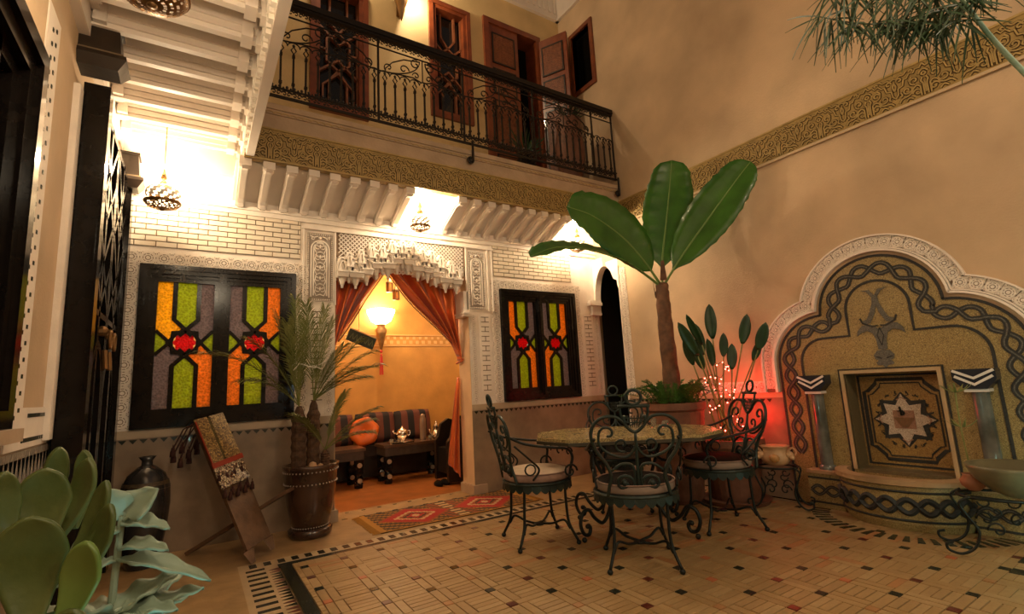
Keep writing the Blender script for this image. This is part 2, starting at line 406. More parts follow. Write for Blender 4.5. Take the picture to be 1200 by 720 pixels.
# ---- shared carved tile (rosette in a square)
def rosette_mesh(a=.108):
    m_ = M(); h = a/2; n = 8
    m_.box(-h, h, -.002, .004, -h, h, 0)
    for sx in (-1, 1):
        for sz in (-1, 1): m_.prism([(sx*.49*a, sz*.46*a), (sx*.49*a, sz*.24*a), (sx*.30*a, sz*.46*a)], -.0035, -.001, 1)
        m_.prism([(sx*h, -.10*a), (sx*h, .10*a), (sx*.47*a, 0)], -.0115, -.001, 1)
    m_.ribbon([(.325*a*cos(2*PI*k/12), .325*a*sin(2*PI*k/12)) for k in range(12)], .07*a, -.003, 0, 1, True)
    m_.ribbon([(.17*a*cos(2*PI*k/8), .17*a*sin(2*PI*k/8)) for k in range(8)], .06*a, -.003, 0, 1, True)
    def ring(r0, r1, y, mi, off=0, seg=8):
        m_.ribbon([((r0+r1)/2*cos(2*PI*k/seg+off), (r0+r1)/2*sin(2*PI*k/seg+off)) for k in range(seg)], (r1-r0), y, 0, mi, True)
    ring(.36*a, .47*a, -.010, 0, PI/8)
    ring(.20*a, .29*a, -.008, 0)
    m_.prism([(.14*a*cos(2*PI*k/6), .14*a*sin(2*PI*k/6)) for k in range(6)], -.010, 0, 0)
    for sx in (-1, 1):
        m_.box(sx*h-.004 if sx > 0 else -h, h if sx > 0 else -h+.004, -.006, 0, -h, h, 0)
        for sz in (-1, 1): m_.ribbon([(sx*.36*a, sz*.36*a), (sx*.5*a, sz*.5*a)], .008, -.008, 0, 0)
    m_.box(-.1*a, .1*a, -.008, 0, .44*a, h, 0); m_.box(-.1*a, .1*a, -.008, 0, -h, -.44*a, 0)
    for k in range(8):
        t = 2*PI*k/8+PI/8; m_.ribbon([(.27*a*cos(t), .27*a*sin(t)), (.38*a*cos(t), .38*a*sin(t))], .008, -.007, 0, 0)
    me = bpy.data.meshes.new('carved_tile'); me.from_pydata(m_.v, [], m_.f); me.materials.append(WHITE); me.materials.append(CARVE); me.materials.append(CARVE2)
    me.polygons.foreach_set('material_index', m_.m); return me
ROS = rosette_mesh(.108); ROSS = rosette_mesh(.075)
def col_of_tiles(parent, x, z0, z1, Y=YB, me=ROS, a=.108, rz=0, wall='y', horiz=False, x1=None):
    if horiz:
        n = max(1, round((x1-x)/a)); s_ = (x1-x)/n
        for k in range(n):
            o = put('carved_tile', me, parent, (x+(k+.5)*s_, Y, z0), rz); o.scale = (s_/a, 1, 1)
    else:
        n = max(1, round((z1-z0)/a)); s_ = (z1-z0)/n
        for k in range(n):
            o = put('carved_tile', me, parent, (x, Y, z0+(k+.5)*s_), rz); o.rotation_euler = (0, PI/2, 0); o.scale = (s_/a, 1, 1)
for W in (W1, W2):
    col_of_tiles(wall_back, W[0]-.06, .965, W[3]); col_of_tiles(wall_back, W[1]+.06, .965, W[3])
    col_of_tiles(wall_back, W[0]-.115, W[3]+.058, 0, horiz=True, x1=W[1]+.115)
col_of_tiles(wall_back, OP[0]-.055, .965, 1.99, me=ROSS, a=.075)
col_of_tiles(wall_back, OP[1]+.055, .965, 1.95, me=ROSS, a=.075)
col_of_tiles(wall_back, 4.50, .965, 2.0, me=ROSS, a=.075)
# ---- cream bricks with dark joints
def bricks(parent, x0, x1, z0, z1, L=.146, H=.0475, name='brick'):
    M().box(x0, x1, YB-.003, YB+.01, z0, z1).build('mortar_bed', JOINT, parent)
    bc = {}; z = z0; r = 0
    while z+H <= z1+.001:
        x = x0-(L/2 if r % 2 else 0)
        while x < x1-.001:
            a, b = max(x, x0), min(x+L, x1)
            if b-a > .02:
                k = round(b-a, 3)
                if k not in bc:
                    w_ = (b-a)/2-.0020; h_ = H/2-.0021
                    q = M().hexa([(-w_, 0, -h_), (w_, 0, -h_), (w_, 0, h_), (-w_, 0, h_)], [(-w_+.003, -.010, -h_+.003), (w_-.003, -.010, -h_+.003), (w_-.003, -.010, h_-.003), (-w_+.003, -.010, h_-.003)])
                    me = bpy.data.meshes.new(name); me.from_pydata(q.v, [], [f[::-1] for f in q.f]); me.materials.append(BRICK); bc[k] = me
                put(name, bc[k], parent, ((a+b)/2, YB, z+H/2))
            x += L
        z += H; r += 1
bricks(wall_back, XL+.01, .80, 2.43, 2.86)
bricks(wall_back, 2.93, 4.12, 2.43, 2.86)
# ---- slim panels of stacked short bricks ("H" joints)
def hpanel(x0, x1, z0, z1):
    M().box(x0-.02, x1+.02, YB-.006, YB, z0-.03, z1+.03).build('panel_field', WHITE, wall_back)
    q = M(); n = int((z1-z0)/.052); c = (x0+x1)/2
    for k in range(n+1):
        z = z0+k*(z1-z0)/n
        q.box(x0+.005, x1-.005, YB-.0075, YB-.002, z-.004, z+.004)
        if k % 2 == 0 and k < n: q.box(c-.004, c+.004, YB-.0075, YB-.002, z, z+(z1-z0)/n)
    q.build('joint_pattern', JOINT, wall_back)
hpanel(.90, 1.01, 1.10, 1.93); hpanel(2.73, 2.84, 1.10, 1.93); hpanel(4.29, 4.42, 1.08, 1.98)
# ---- arched arabesque panels of the pilasters
def arch_panel(x0, x1, z0, z1):
    root = M().box(x0, x1, YB-.004, YB, z0, z1).build('carved_panel', CARVE2, wall_back)
    q = M(); c = (x0+x1)/2; hw = (x1-x0)/2
    def rect(d, w_): q.ribbon([(x0+d, z0+d), (x1-d, z0+d), (x1-d, z1-d), (x0+d, z1-d)], w_, YB-.012, YB-.003, 0, True)
    rect(.004, .010)
    n = int((z1-z0)/.02)
    for k in range(n):
        z = z0+.02+k*.0195
        for x in (x0+.018, x1-.018): q.prism([(x-.007, z), (x, z+.007), (x+.007, z), (x, z-.007)], YB-.010, YB-.003)
    for k in range(int((x1-x0)/.02)-1):
        x = x0+.02+k*.0195
        for z in (z0+.018, z1-.018): q.prism([(x-.007, z), (x, z+.007), (x+.007, z), (x, z-.007)], YB-.010, YB-.003)
    R = hw-.045; zc = z1-.045-R-.035
    arc = [(c-R, z0+.04)]+[(c-R*cos(PI*k/12), zc+R*sin(PI*k/12)) for k in range(13)]+[(c+R, z0+.04)]
    q.ribbon(arc, .011, YB-.014, YB-.003); R2 = R-.022
    arc = [(c-R2, z0+.055)]+[(c-R2*cos(PI*k/12), zc+R2*sin(PI*k/12)) for k in range(13)]+[(c+R2, z0+.055)]
    q.ribbon(arc, .012, YB-.012, YB-.003)
    for sx in (-1, 1):
        q.ribbon([(c+sx*(.25*R), z1-.035), (c+sx*R*.7, z1-.05), (c+sx*(R+.012), z1-.035)], .010, YB-.012, YB-.003)
        q.ribbon([(p[0], p[1]) for p in spiral(c+sx*(R*.85), z1-.058, .018, .004, 0, sx*5)], .007, YB-.012, YB-.003)
    q.ball((c, YB-.006, z1-.05), .016, 8, 0, 1)
    k = 0; z = z0+.09
    while z < zc+R*.5:
        for sx in (-1, 1):
            q.ribbon([(c+sx*(p[0]-c), p[1]) for p in spiral(c+.026, z+.03, .026, .006, -PI*.7, PI*1.1)], .008, YB-.012, YB-.003)
            q.ribbon([(c, z-.02), (c+sx*.035, z-.035), (c+sx*.05, z+.0), (c+sx*.052, z+.02)], .008, YB-.012, YB-.003)
            q.ribbon([(c, z+.08), (c+sx*.03, z+.07), (c+sx*.045, z+.045)], .007, YB-.012, YB-.003)
        q.prism([(c, z+.055), (c+.012, z+.035), (c, z+.012), (c-.012, z+.035)], YB-.013, YB-.003)
        z += .105
    q.build('carving', WHITE, root)
arch_panel(.85, 1.105, 2.03, 2.71); arch_panel(2.585, 2.815, 2.02, 2.70)
# plain fillets of the pilasters
q = M()
for x in (.825, 1.118, 2.565, 2.845, 2.905): q.box(x-.007, x+.007, YB-.02, YB, 2.0, 2.74)
q.box(.8, 2.93, YB-.025, YB, 2.735, 2.755); q.build('fillet', WHITE, wall_back)
# capital block of the right jamb
q = M().box(2.50, 2.60, YB-.03, YB+.2, 1.93, 1.96).box(2.515, 2.59, YB-.02, YB+.2, 1.96, 2.22).box(2.49, 2.60, YB-.04, YB+.2, 1.96, 1.975)
q.build('jamb_capital', WHITE, wall_back)

# ---- stalactite arch over the salon opening
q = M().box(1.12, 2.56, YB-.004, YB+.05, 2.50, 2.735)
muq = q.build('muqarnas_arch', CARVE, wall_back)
q = M(); zt, zb_ = 2.73, 2.36
x = 1.0
while x < 3.2:
    for sx in (-1, 1):
        a = (x, zt); b = (x+sx*(zt-zb_), zb_)
        pts = []
        for k in range(2):
            pass
        # clip to the panel
        t0, t1 = 0, 1; dx = b[0]-a[0]
        for lim, sg in ((1.15, -1), (2.53, 1)):
            ta = (lim-a[0])/dx
            if (a[0]-lim)*sg > 0: t0 = max(t0, ta)
            if (b[0]-lim)*sg > 0: t1 = min(t1, ta)
        if t1 > t0: q.ribbon([(a[0]+dx*t0, a[1]+(b[1]-a[1])*t0), (a[0]+dx*t1, a[1]+(b[1]-a[1])*t1)], .010, YB-.011, YB-.003)
    x += .044
q.build('lattice', WHITE, muq)
DR = [(1.18, 2.17, .10), (1.31, 2.17, .14), (1.42, 2.21, .10), (1.52, 2.28, .10), (1.64, 2.29, .13), (1.74, 2.35, .09), (1.86, 2.355, .11), (1.97, 2.29, .13),
      (2.08, 2.28, .10), (2.18, 2.24, .10), (2.29, 2.185, .14), (2.42, 2.175, .11)]
DR += [((DR[i][0]+DR[i+1][0])/2, max(DR[i][1], DR[i+1][1])+.055, .065) for i in range(len(DR)-1)]
DM = DR[:12]
def pointed(c, z0, w_, h, n=6):
    pts = []
    for k in range(n+1):
        t = k/n; pts.append((c-w_/2*cos(t*PI/2)**.8, z0+h*sin(t*PI/2)**1.1))
    return pts+[(2*c-p[0], p[1]) for p in pts[-2::-1]]
for (x, z, w_) in DR:
    q = M()
    top = z+.20
    # backing plate with pointed head, raised rim, hollow niche, ledge and drip
    q.prism([(x-w_*.62, z+.10)]+pointed(x, z+.17, w_*1.24, .15)+[(x+w_*.62, z+.10)], YB-.03, YB+.10)
    q.ribbon(pointed(x, z+.17, w_*1.05, .13), .016, YB-.06, YB-.02)
    q.ribbon([(p[0], p[1]) for p in pointed(x, z+.155, w_*.62, .11)], .013, YB-.075, YB-.02)
    q.prism([(x-w_*.6, z+.165), (x+w_*.6, z+.165), (x+w_*.55, z+.150), (x-w_*.55, z+.150)], YB-.10, YB+.1)
    q.prism([(x-w_*.55, z+.150), (x+w_*.55, z+.150), (x+w_*.48, z+.105), (x-w_*.48, z+.105)], YB-.085, YB+.1)
    for sx in (-1, 1):
        q.prism([(x+sx*w_*.3-.014, z+.155), (x+sx*w_*.3+.014, z+.155), (x+sx*w_*.3+.008, z+.215), (x+sx*w_*.3-.008, z+.215)], YB-.085, YB-.02)
    q.lathe([(.012, 0), (.015, .03), (.02, .035), (w_*.30, .09), (w_*.45, .105)], (x, YB-.03, z), 8)
    q.lathe([(.01, .16), (w_*.26, .165), (w_*.28, .19), (.01, .25)], (x, YB-.035, z), 8)
    q.build('stalactite', WHITE, muq)
q = M()
for i in range(len(DM)-1):      # pointed little arches joining the drips
    a, b = DR[i], DR[i+1]; c = (a[0]+b[0])/2; zz = max(a[1], b[1])+.10
    q.prism([(c-.075, zz+.12), (c-.075, min(a[1], b[1])+.085)]+[(c-.03, zz-.03), (c-.012, zz+.012), (c, zz+.035), (c+.012, zz+.012), (c+.03, zz-.03)]+[(c+.075, min(a[1], b[1])+.085), (c+.075, zz+.12)], YB-.015, YB+.10)
q.box(1.12, 2.56, YB+.04, YB+.12, 2.42, 2.73)
q.build('arch_web', WHITE, muq)

# ---- cornice strip, sloped brackets and flat ceiling of the back gallery
q = M().box(XL, XR, YB-.03, YB, 2.845, 2.875).box(XL, XR, YB-.018, YB, 2.80, 2.845); q.build('cornice', WHITE, wall_back)
ceil = struct('ceiling', M().box(.29, XR, YF+.06, YB+.27, 3.14, 3.2), WHITE2)
br_ = M()
br_.prism([(0, 0)]*0 or [(-.001, 0), (.001, 0), (.001, .001)], 0, .001)   # tiny seed replaced below
br_ = M()
prof = [(YB, 2.865), (YB-.045, 2.87), (YB-.065, 2.90), (YB-.10, 2.925), (YF+.14, 3.045), (YF+.10, 3.055), (YF+.05, 3.05), (YF+.03, 3.07), (YF+.02, 3.09), (YF+.02, 3.14), (YB, 3.14)]
def bracket_mesh(w_):
    b = M(); n = len(prof)
    vs = [(-w_/2, p[0]-YB, p[1]) for p in prof]+[(w_/2, p[0]-YB, p[1]) for p in prof]
    b.add(vs, [tuple(range(n)), tuple(range(2*n-1, n-1, -1))]+[((i+1) % n, i, i+n, (i+1) % n+n) for i in range(n)])
    return b
b1 = bracket_mesh(.078)
b2 = bracket_mesh(.046)
b1.add([(v[0], v[1]*1.0, v[2]-.012) for v in b2.v], b2.f)
b1.box(-.046, .046, YF+.015-YB, YF+.075-YB, 3.06, 3.14)
bme = bpy.data.meshes.new('bracket'); bme.from_pydata(b1.v, [], b1.f); bme.materials.append(WHITE2)
for x in [.28+.18*k for k in range(9)]+[2.29+.178*k for k in range(9)]:
    put('bracket', bme, ceil, (x, YB, 0))
for a, b in ((.22, 1.77), (2.24, 3.76)):
    M().add([(a, YB, 2.93), (b, YB, 2.93), (b, YF+.1, 3.13), (a, YF+.1, 3.13), (a, YB, 3.14), (b, YB, 3.14), (b, YF+.1, 3.14), (a, YF+.1, 3.14)],
            [(0, 3, 2, 1), (4, 5, 6, 7), (0, 1, 5, 4), (1, 2, 6, 5), (2, 3, 7, 6), (3, 0, 4, 7)]).build('sloped_soffit', WHITE2, ceil)
# ---- balcony slab with the carved ochre band and moulded ledge
q = M().box(.27, XR, YF, YF+.06, BB, BT, 0).box(.27, XR, YF, YU, BT, ZU, 1).box(.27, XR, YF-.03, YF, ZU-.05, ZU, 1).box(.27, XR, YF-.015, YF, ZU-.09, ZU-.05, 1).box(XL, XR, YU-.35, YU, 3.2, BT, 1)
slab = struct('trim_1', q, [GOLD, LEDGE]); tag(slab)
q = M().box(.27, XR, YF-.012, YF, BB, BB+.014).box(.27, XR, YF-.012, YF, BT-.014, BT); q.build('band_fillet', GOLDHI, slab)
q = M(); x = .33
while x < XR:
    q.ribbon([(x+.03*cos(t), BT+.135+.014*sin(t)) for t in [PI*k/6 for k in range(7)]], .006, YF-.021, YF-.014); x += .06
q.build('beading', GOLDHI, slab)
def arabesque():
    W_, H_ = .375, .272; st = []
    def both(pts): st.append(pts); st.append([(-p[0], p[1]) for p in pts])
    both([(.0, .262), (.018, .235), (.045, .24), (.06, .215), (.085, .225), (.105, .195), (.125, .195), (.135, .15), (.165, .14), (.17, .09), (.1875, .07)])
    both(spiral(.062, .152, .032, .008, -PI*.5, PI*1.5)); both(spiral(.112, .098, .034, .008, PI, PI*3.1)); both(spiral(.052, .05, .03, .008, 0, PI*2))
    both([(.012, .01), (.012, .10), (.022, .125), (.012, .15)]); both([(.030, .012), (.03, .09)]); st.append([(0, .03), (0, .115)])
    both([(.03, .09), (.05, .105), (.075, .09), (.085, .065), (.11, .05), (.15, .045), (.17, .02)]); both([(.08, .012), (.105, .032), (.13, .012)])
    both([(.1875, .13), (.178, .165), (.1875, .20)]); both([(.1875, .235), (.165, .225), (.148, .24), (.12, .235), (.10, .255)]); both(spiral(.152, .205, .02, .006, 0, PI*1.7))
    both([(.155, .10), (.145, .075), (.16, .065)]); both([(.03, .185), (.018, .205), (0, .215)]); both([(.0, .165), (.014, .178), (0, .195)])
    both([(.075, .19), (.09, .17), (.086, .145)]); both(spiral(.07, .238, .014, .004, 0, PI*1.6, 8))
    m_ = M()
    for s_ in st:
        b = [(p[0], p[1]) for p in bez([(a, b_, 0) for a, b_ in s_], 3)] if len(s_) < 10 else s_
        m_.ribbon(b, .021, -.003, .001, 1); m_.ribbon(b, .010, -.009, .001, 0)
    me = bpy.data.meshes.new('arabesque_panel'); me.from_pydata(m_.v, [], m_.f); me.materials.append(GOLDHI); me.materials.append(GOLDDK)
    me.polygons.foreach_set('material_index', m_.m); return me
ARA = arabesque()
x = .46
while x < XR-.1: put('arabesque_panel', ARA, slab, (x, YF, BB+.014)); x += .375

# ---- right wall: opening near the back corner, niche of the fountain, upper window
NI = (1.37, 1.99, .33, 1.09); RW = (4.60, 4.99, 5.33, 6.22); AR = (4.46, 5.13, 0, 2.70)
def rwall(holes, z0, z1, y0, y1, name, mm_, d0=0, d1=.28, parent=None, kind='structure'):
    a = M(); panel(a, holes, y0, y1, z0, z1, 0, 1)
    vs = [(XR+d0+(d1-d0)*v[1], v[0], v[2]) for v in a.v]
    b = M(); b.add(vs, [f[::-1] for f in a.f]); return b.build(name, mm_, parent, kind=kind)
wall_right = rwall([NI, AR, RW], 0, 7.4, -3, YU+.3, 'wall_right', PLASTER)
# dado on the right wall
rwall([AR, NI], 0, .90, 2.52, 4.46, 'dado', TADELAKT, -.008, 0, wall_right, None)
y = 2.66
while y < 4.42:
    o = put('triangle_tile', tme, wall_right, (XR-.008, y, .89), -PI/2); y += .0655
n = 13
for k in range(n): put('carved_tile', ROS, wall_right, (XR-.001, 2.72+k*.108*1.0, 1.0), -PI/2)
for k in range(15): o = put('carved_tile', ROS, wall_right, (XR-.001, 4.39, 1.0+k*.108), -PI/2); o.rotation_euler = (0, PI/2, -PI/2)
q = M().box(XR-.02, XR, 4.445, 4.46, 0, 2.6); q.build('arch_fillet', WHITE, wall_right)
# pointed arch head with thick archivolt and corner capital
hp = []
for k in range(9):
    t = k/8; hp.append((4.87-.20*(1-cos(t*PI/2)), 2.14+.50*sin(t*PI/2)))
hp2 = [(4.46, 2.28), (4.49, 2.33), (4.50, 2.42), (4.56, 2.45), (4.60, 2.56), (4.67, 2.64)]
def rprism(pts, d0, d1, name, mm_, parent=wall_right, **k):   # pts (y,z)
    a = M(); a.prism([(-p[0], p[1]) for p in pts], 0, d1-d0)
    o = a.build(name, mm_, parent, (XR+d0, 0, 0), -PI/2, **k); return o
rprism(hp2+[(4.67, 2.70), (4.46, 2.70)], -.002, .04, 'spandrel', WHITE)
rprism(hp+[(4.67, 2.70), (4.87, 2.70)], -.002, .04, 'spandrel', WHITE)
arcv = [(p[0], p[1]) for p in hp]; outer = [(min(4.88, p[0]+.10), p[1]+.10) for p in hp]
rprism(arcv+[(4.69, 2.76), (4.88, 2.76), (4.88, 2.14)], -.06, -.004, 'archivolt', WHITE)
q = M().box(4.36, XR, 4.80, YB, 2.13, 2.17).box(4.39, XR, 4.82, YB, 2.17, 2.2).box(4.42, XR, 4.83, YB, 2.03, 2.13).box(4.40, XR, 4.82, YB, 2.0, 2.03); q.build('corner_capital', WHITE, wall_right)
# corridor behind the dark opening
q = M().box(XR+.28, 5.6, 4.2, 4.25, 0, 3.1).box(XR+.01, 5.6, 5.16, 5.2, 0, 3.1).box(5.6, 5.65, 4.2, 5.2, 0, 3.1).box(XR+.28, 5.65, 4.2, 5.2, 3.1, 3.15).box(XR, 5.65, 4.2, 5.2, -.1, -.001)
struct('wall_corridor', q, mat('corridor darkness', (.02, .014, .01), .9))  # near-black colour holds the darkness of the unlit corridor
q = M()
for k in range(3): q.box(5.2, 5.55, 4.3, 5.02, .5+k*.45, .53+k*.45)
q.box(5.15, 5.2, 4.28, 4.32, 0, 1.5).box(5.15, 5.2, 5.02, 5.06, 0, 1.5)
q.build('shelf_rack', DARKWOOD, cat='shelf', label='dark wooden shelf rack dimly seen through the arched opening at the far right corner')
# carved ochre band
q = M().box(XR-.02, XR, -3, YF, BB, BT); bnd = q.build('carved_band', GOLD, wall_right)
q = M().box(XR-.035, XR-.02, -3, YF, BB-.014, BB+.008); q.build('band_fillet', mat('pale fillet', (.55, .42, .26), .5), bnd)
q = M().box(XR-.03, XR-.02, -3, YF, BT-.012, BT+.004); q.build('band_fillet', GOLDHI, bnd)
y = 4.12
while y > -.6: put('arabesque_panel', ARA, bnd, (XR-.02, y, BB+.014), -PI/2); y -= .375
# upper window of right wall
def frame_on_right(name, h, w_, t, m_, parent, label=None):
    a = M(); y0, y1, z0, z1 = h
    for (A, B, Cc, D) in ((y0-w_, y0, z0-w_, z1+w_), (y1, y1+w_, z0-w_, z1+w_), (y0, y1, z0-w_, z0), (y0, y1, z1, z1+w_)): a.box(XR-t, XR+.1, A, B, Cc, D)
    return a.build(name, m_, parent)
win3 = struct('window_3', M().box(XR+.08, XR+.12, RW[0], RW[1], RW[2], RW[3]), VOID)
frame_on_right('window_frame', RW, .06, .03, REDWOOD, win3)

# ---- left wall with near window, white framed recess and the big studded door
q = M()
def lwall(holes, z0, z1, y0, y1, name, mm_, d0, d1, parent=None, kind=None):
    a = M(); panel(a, holes, y0, y1, z0, z1, 0, 1)
    b = M(); b.add([(XL-d0-(d1-d0)*v[1], v[0], v[2]) for v in a.v], a.f); return b.build(name, mm_, parent, kind=kind)
NW = (1.2, 2.70, 1.08, 2.66); REC = (3.04, 3.52, 1.26, 2.9)
wall_left = lwall([NW, (3.6, 4.66, 0, 2.9)], 0, 7.4, -3, 7.2, 'wall_left', PLASTER, 0, .3, None, 'structure')
lwall([(2.93, 3.5, 1.16, 3.0)], .985, 2.97, 2.72, 3.40, 'carved_surround', WHITE, -.006, 0, wall_left)
lwall([], .0, .985, 2.4, 3.6, 'dado', TADELAKT, -.004, 0, wall_left)
lwall([], 1.0, 2.90, 3.30, 3.385, 'white_reveal', WHITE, -.03, 0.0, wall_left)
# dotted carving on the white surround
dot = M().box(-.007, .007, -.004, .002, -.009, .009); dme = bpy.data.meshes.new('stud'); dme.from_pydata(dot.v, [], dot.f); dme.materials.append(TDARK)
for k in range(16): put('carved_stud', dme, wall_left, (XL+.006, 3.02+k*.034, 1.125), PI/2)
for k in range(18): put('carved_stud', dme, wall_left, (XL+.006, 2.95+k*.034, 1.02), PI/2)
for k in range(26):
    put('carved_stud', dme, wall_left, (XL+.006, 2.80, 1.12+k*.07), PI/2); put('carved_stud', dme, wall_left, (XL+.006, 2.86, 1.15+k*.07), PI/2)
q = M(); y = 2.45
while y < 3.6:
    q.prism([(y, 1.00), (y+.05, 1.00), (y+.025, .90)], -.003, .001); y += .06
q.build('triangle_tiles', TDARK, wall_left, (XL+.004, 0, -.055), PI/2, kind='stuff')
q = M(); y = 2.4
while y < 3.6:
    q.box(y, y+.022, -.003, .001, .82, 1.03); y += .0255
q.build('strip_tiles', mat('cool strip tile', (.33, .29, .24), .3, var=.3, scale=40), wall_left, (XL+.004, 0, -.055), PI/2, kind='stuff')
# near window, black lacquer, chamfered head
win4 = struct('window_4', M().box(XL-.14, XL-.12, NW[0], NW[1], NW[2], NW[3]), mat('dark glass', (.01, .01, .012), .08, coat=.6))
q = M()
for d, t in ((0, .03), (.07, .005), (.13, -.03)):
    y0, y1, z0, z1 = NW[0]+d, NW[1]-d, NW[2]+d, NW[3]-d
    for A, B, Cc, D in ((y0, y0+.07, z0, z1), (y1-.07, y1, z0, z1), (y0+.07, y1-.07, z0, z0+.07), (y0+.07, y1-.07, z1-.07, z1)): q.box(XL-.12-d*.1, XL+t, A, B, Cc, D)
q.box(XL-.12, XL-.0, 1.9, 1.98, NW[2], NW[3]).box(XL-.12, XL-.03, 2.32, 2.36, NW[2], NW[3])
q.build('window_frame', BLACKWOOD, win4)
M().box(XL, XL+.06, 1.1, 2.72, 1.03, 1.08).build('window_sill', LEDGE, win4)

# big black double door on the left wall
door1 = struct('door_1', M().box(XL-.10, -.53, 3.5, 4.70, 0, 2.94), BLACKWOOD)
def post(y0, y1):
    q = M().box(-.595, -.475, y0, y1, 0, 2.97).box(-.60, -.47, y0-.004, y1+.004, 0, .16)
    q.box(-.58, -.49, y0-.008, y0, .2, 2.95); return q.build('post', BLACKWOOD, door1)
post(3.40, 3.50); post(4.66, 4.78)
def corbel(y, z, s_=1):
    q = M(); xm = -.53; a, b = .10*s_, .075*s_
    def fr(z0, z1, a0, b0, a1, b1, mi=0):
        q.hexa([(xm-a0, y-b0, z0), (xm+a0, y-b0, z0), (xm+a0, y+b0, z0), (xm-a0, y+b0, z0)], [(xm-a1, y-b1, z1), (xm+a1, y-b1, z1), (xm+a1, y+b1, z1), (xm-a1, y+b1, z1)], mi)
    fr(z, z+.06, .09, .07, .13, .10); fr(z+.06, z+.085, .13, .10, .125, .095, 0); fr(z+.085, z+.10, .11, .085, .11, .085, 1)
    fr(z+.10, z+.27, .10, .08, .085, .07); fr(z+.27, z+.29, .095, .08, .095, .08)
    return q.build('corbel', [DARKWOOD, mat('worn gilt wood', (.13, .09, .05), .6)], door1)
corbel(3.38, 3.03); corbel(4.68, 2.82)
# door leaf lattice, arch and ironwork
q = M(); X_ = -.53
def lb(a, b, w_=.035, h=.03): q.bar((X_+.015, a[0], a[1]), (X_+.015, b[0], b[1]), w_, h, 0, (1, 0, 0))
for y in (3.52, 3.80, 4.08, 4.12, 4.40, 4.64): lb((y, .1), (y, 2.9), .05)
for y0, y1 in ((3.55, 4.06), (4.14, 4.62)):
    c = (y0+y1)/2
    for z in (1.75, 2.3):
        lb((y0, z), (c, z+.28)); lb((c, z+.28), (y1, z)); lb((y0, z+.56), (c, z+.28)); lb((c, z+.28), (y1, z+.56)); lb((y0, z+.28), (c, z)); lb((c, z), (y1, z+.28))
    lb((y0, 2.88), (y1, 2.88)); lb((y0, 1.7), (y1, 1.7))
q.build('door_lattice', BLACKWOOD, door1)
q = M()
arc = [(3.62, .2), (3.62, 1.1)]+[(3.84-.22*cos(PI*k/10), 1.1+.42*sin(PI*k/10)) for k in range(1, 10)]+[(4.06, 1.1), (4.06, .2)]
q.ribbon(arc, .05, -.03, .01); q.ribbon([(p[0]+.5, p[1]) for p in arc], .05, -.03, .01)
q.build('wicket_arch', BLACKWOOD, door1, (-.53, 0, 0), PI/2)
for y in (4.02, 4.2):
    q = M(); q.ball((0, 0, 0), .035, 10).tube([(0, -.0, 0), (.05, 0, 0)], .012)
    q.tube([(.045, .045*cos(t), -.055+.055*sin(t)) for t in [2*PI*k/14 for k in range(14)]], .009, closed=True)
    q.tube([(.02, 0, -.12), (.03, 0, -.24)], .015); q.build('door_knocker', BRASSDK, door1, (-.51, y, 1.62))

# ---- left gallery ceiling with its beams
gal = struct('ceiling_gallery', M().box(XL, .34, -3, YB, 3.42, 3.5), WHITE2)
bm2 = M().box(XL, .28, -.05, .05, 3.34, 3.42).box(XL, .28, -.035, .035, 3.30, 3.345).box(XL, .28, -.022, .022, 3.27, 3.30)
bm2.box(.15, .21, -.06, .06, 3.265, 3.42).box(.23, .27, -.045, .045, 3.24, 3.42).box(XL+.06, XL+.12, -.06, .06, 3.28, 3.42)
bmm = bpy.data.meshes.new('ceiling_beam'); bmm.from_pydata(bm2.v, [], bm2.f); bmm.materials.append(WHITE2)
y = 4.62
while y > -2.8: put('ceiling_beam', bmm, gal, (0, y, 0)); y -= .262
edge = M().box(.28, .34, -3, YF, 3.13, ZU).box(.24, .28, -3, YF, 3.36, 3.42)
edge.build('edge_board', WHITE2, gal)
pn = M()      # little stepped pendants under the edge
for k, (w_, z) in enumerate(((.05, 3.22), (.036, 3.19), (.022, 3.16))): pn.box(.255, .29, -w_, w_, z, z+.035)
pn.box(.25, .285, -.055, .055, 3.25, 3.3)
pme = bpy.data.meshes.new('pendant'); pme.from_pydata(pn.v, [], pn.f); pme.materials.append(SKIRT)
y = 4.49
while y > .4: put('edge_pendant', pme, gal, (0, y, 0)); y -= .131
q = M().box(XL, XL+.05, -3, YB, 3.2, 3.42).box(XL, XL+.09, -3, YB, 3.34, 3.42).box(XL, .3, YB-.05, YB, 3.14, 3.42)
q.build('ceiling_moulding', WHITE2, gal)
# gallery parapet above (seen from outside only)
struct('wall_gallery', M().box(.27, .33, -3, YF, ZU, 7.2), PLASTER_UP)
struct('wall_front', M().box(XL-.3, XR+.28, -3.28, -3, 0, 7.4), PLASTER)

# ---- upper storey back wall
UW1 = (.93, 1.58, 4.25, 5.9); UW2 = (2.37, 2.98, 4.55, 6.22); UD = (3.24, 4.12, ZU, 6.22)
mm = M(); panel(mm, [UW1, UW2, UD], .33, XR, ZU, 6.72, YU, YU+.25)
wall_upper = struct('wall_upper', mm, PLASTER_UP)
M().box(.33, XR, YU-.002, YU+.25, 6.72, 7.4).build('frieze', WHITE2, wall_upper)
q = M()
for z, d in ((6.70, .05), (6.735, .035), (6.765, .02)): q.box(.33, XR, YU-d, YU, z, z+.035).box(XR-d, XR, -3, YU, z, z+.035)
q.box(XR-.01, XR, -3, YU, 6.8, 7.4); q.build('cornice', WHITE2, wall_upper)
q = M(); x = .4
while x < XR: q.box(x, x+.05, YU-.012, YU, 6.85, 7.38); x += .1
q.build('fluting', WHITE2, wall_upper)
struct('ceiling_upper', M().box(XL-.3, XR+.28, YU-.4, YU+.3, 7.4, 7.45), WHITE2)
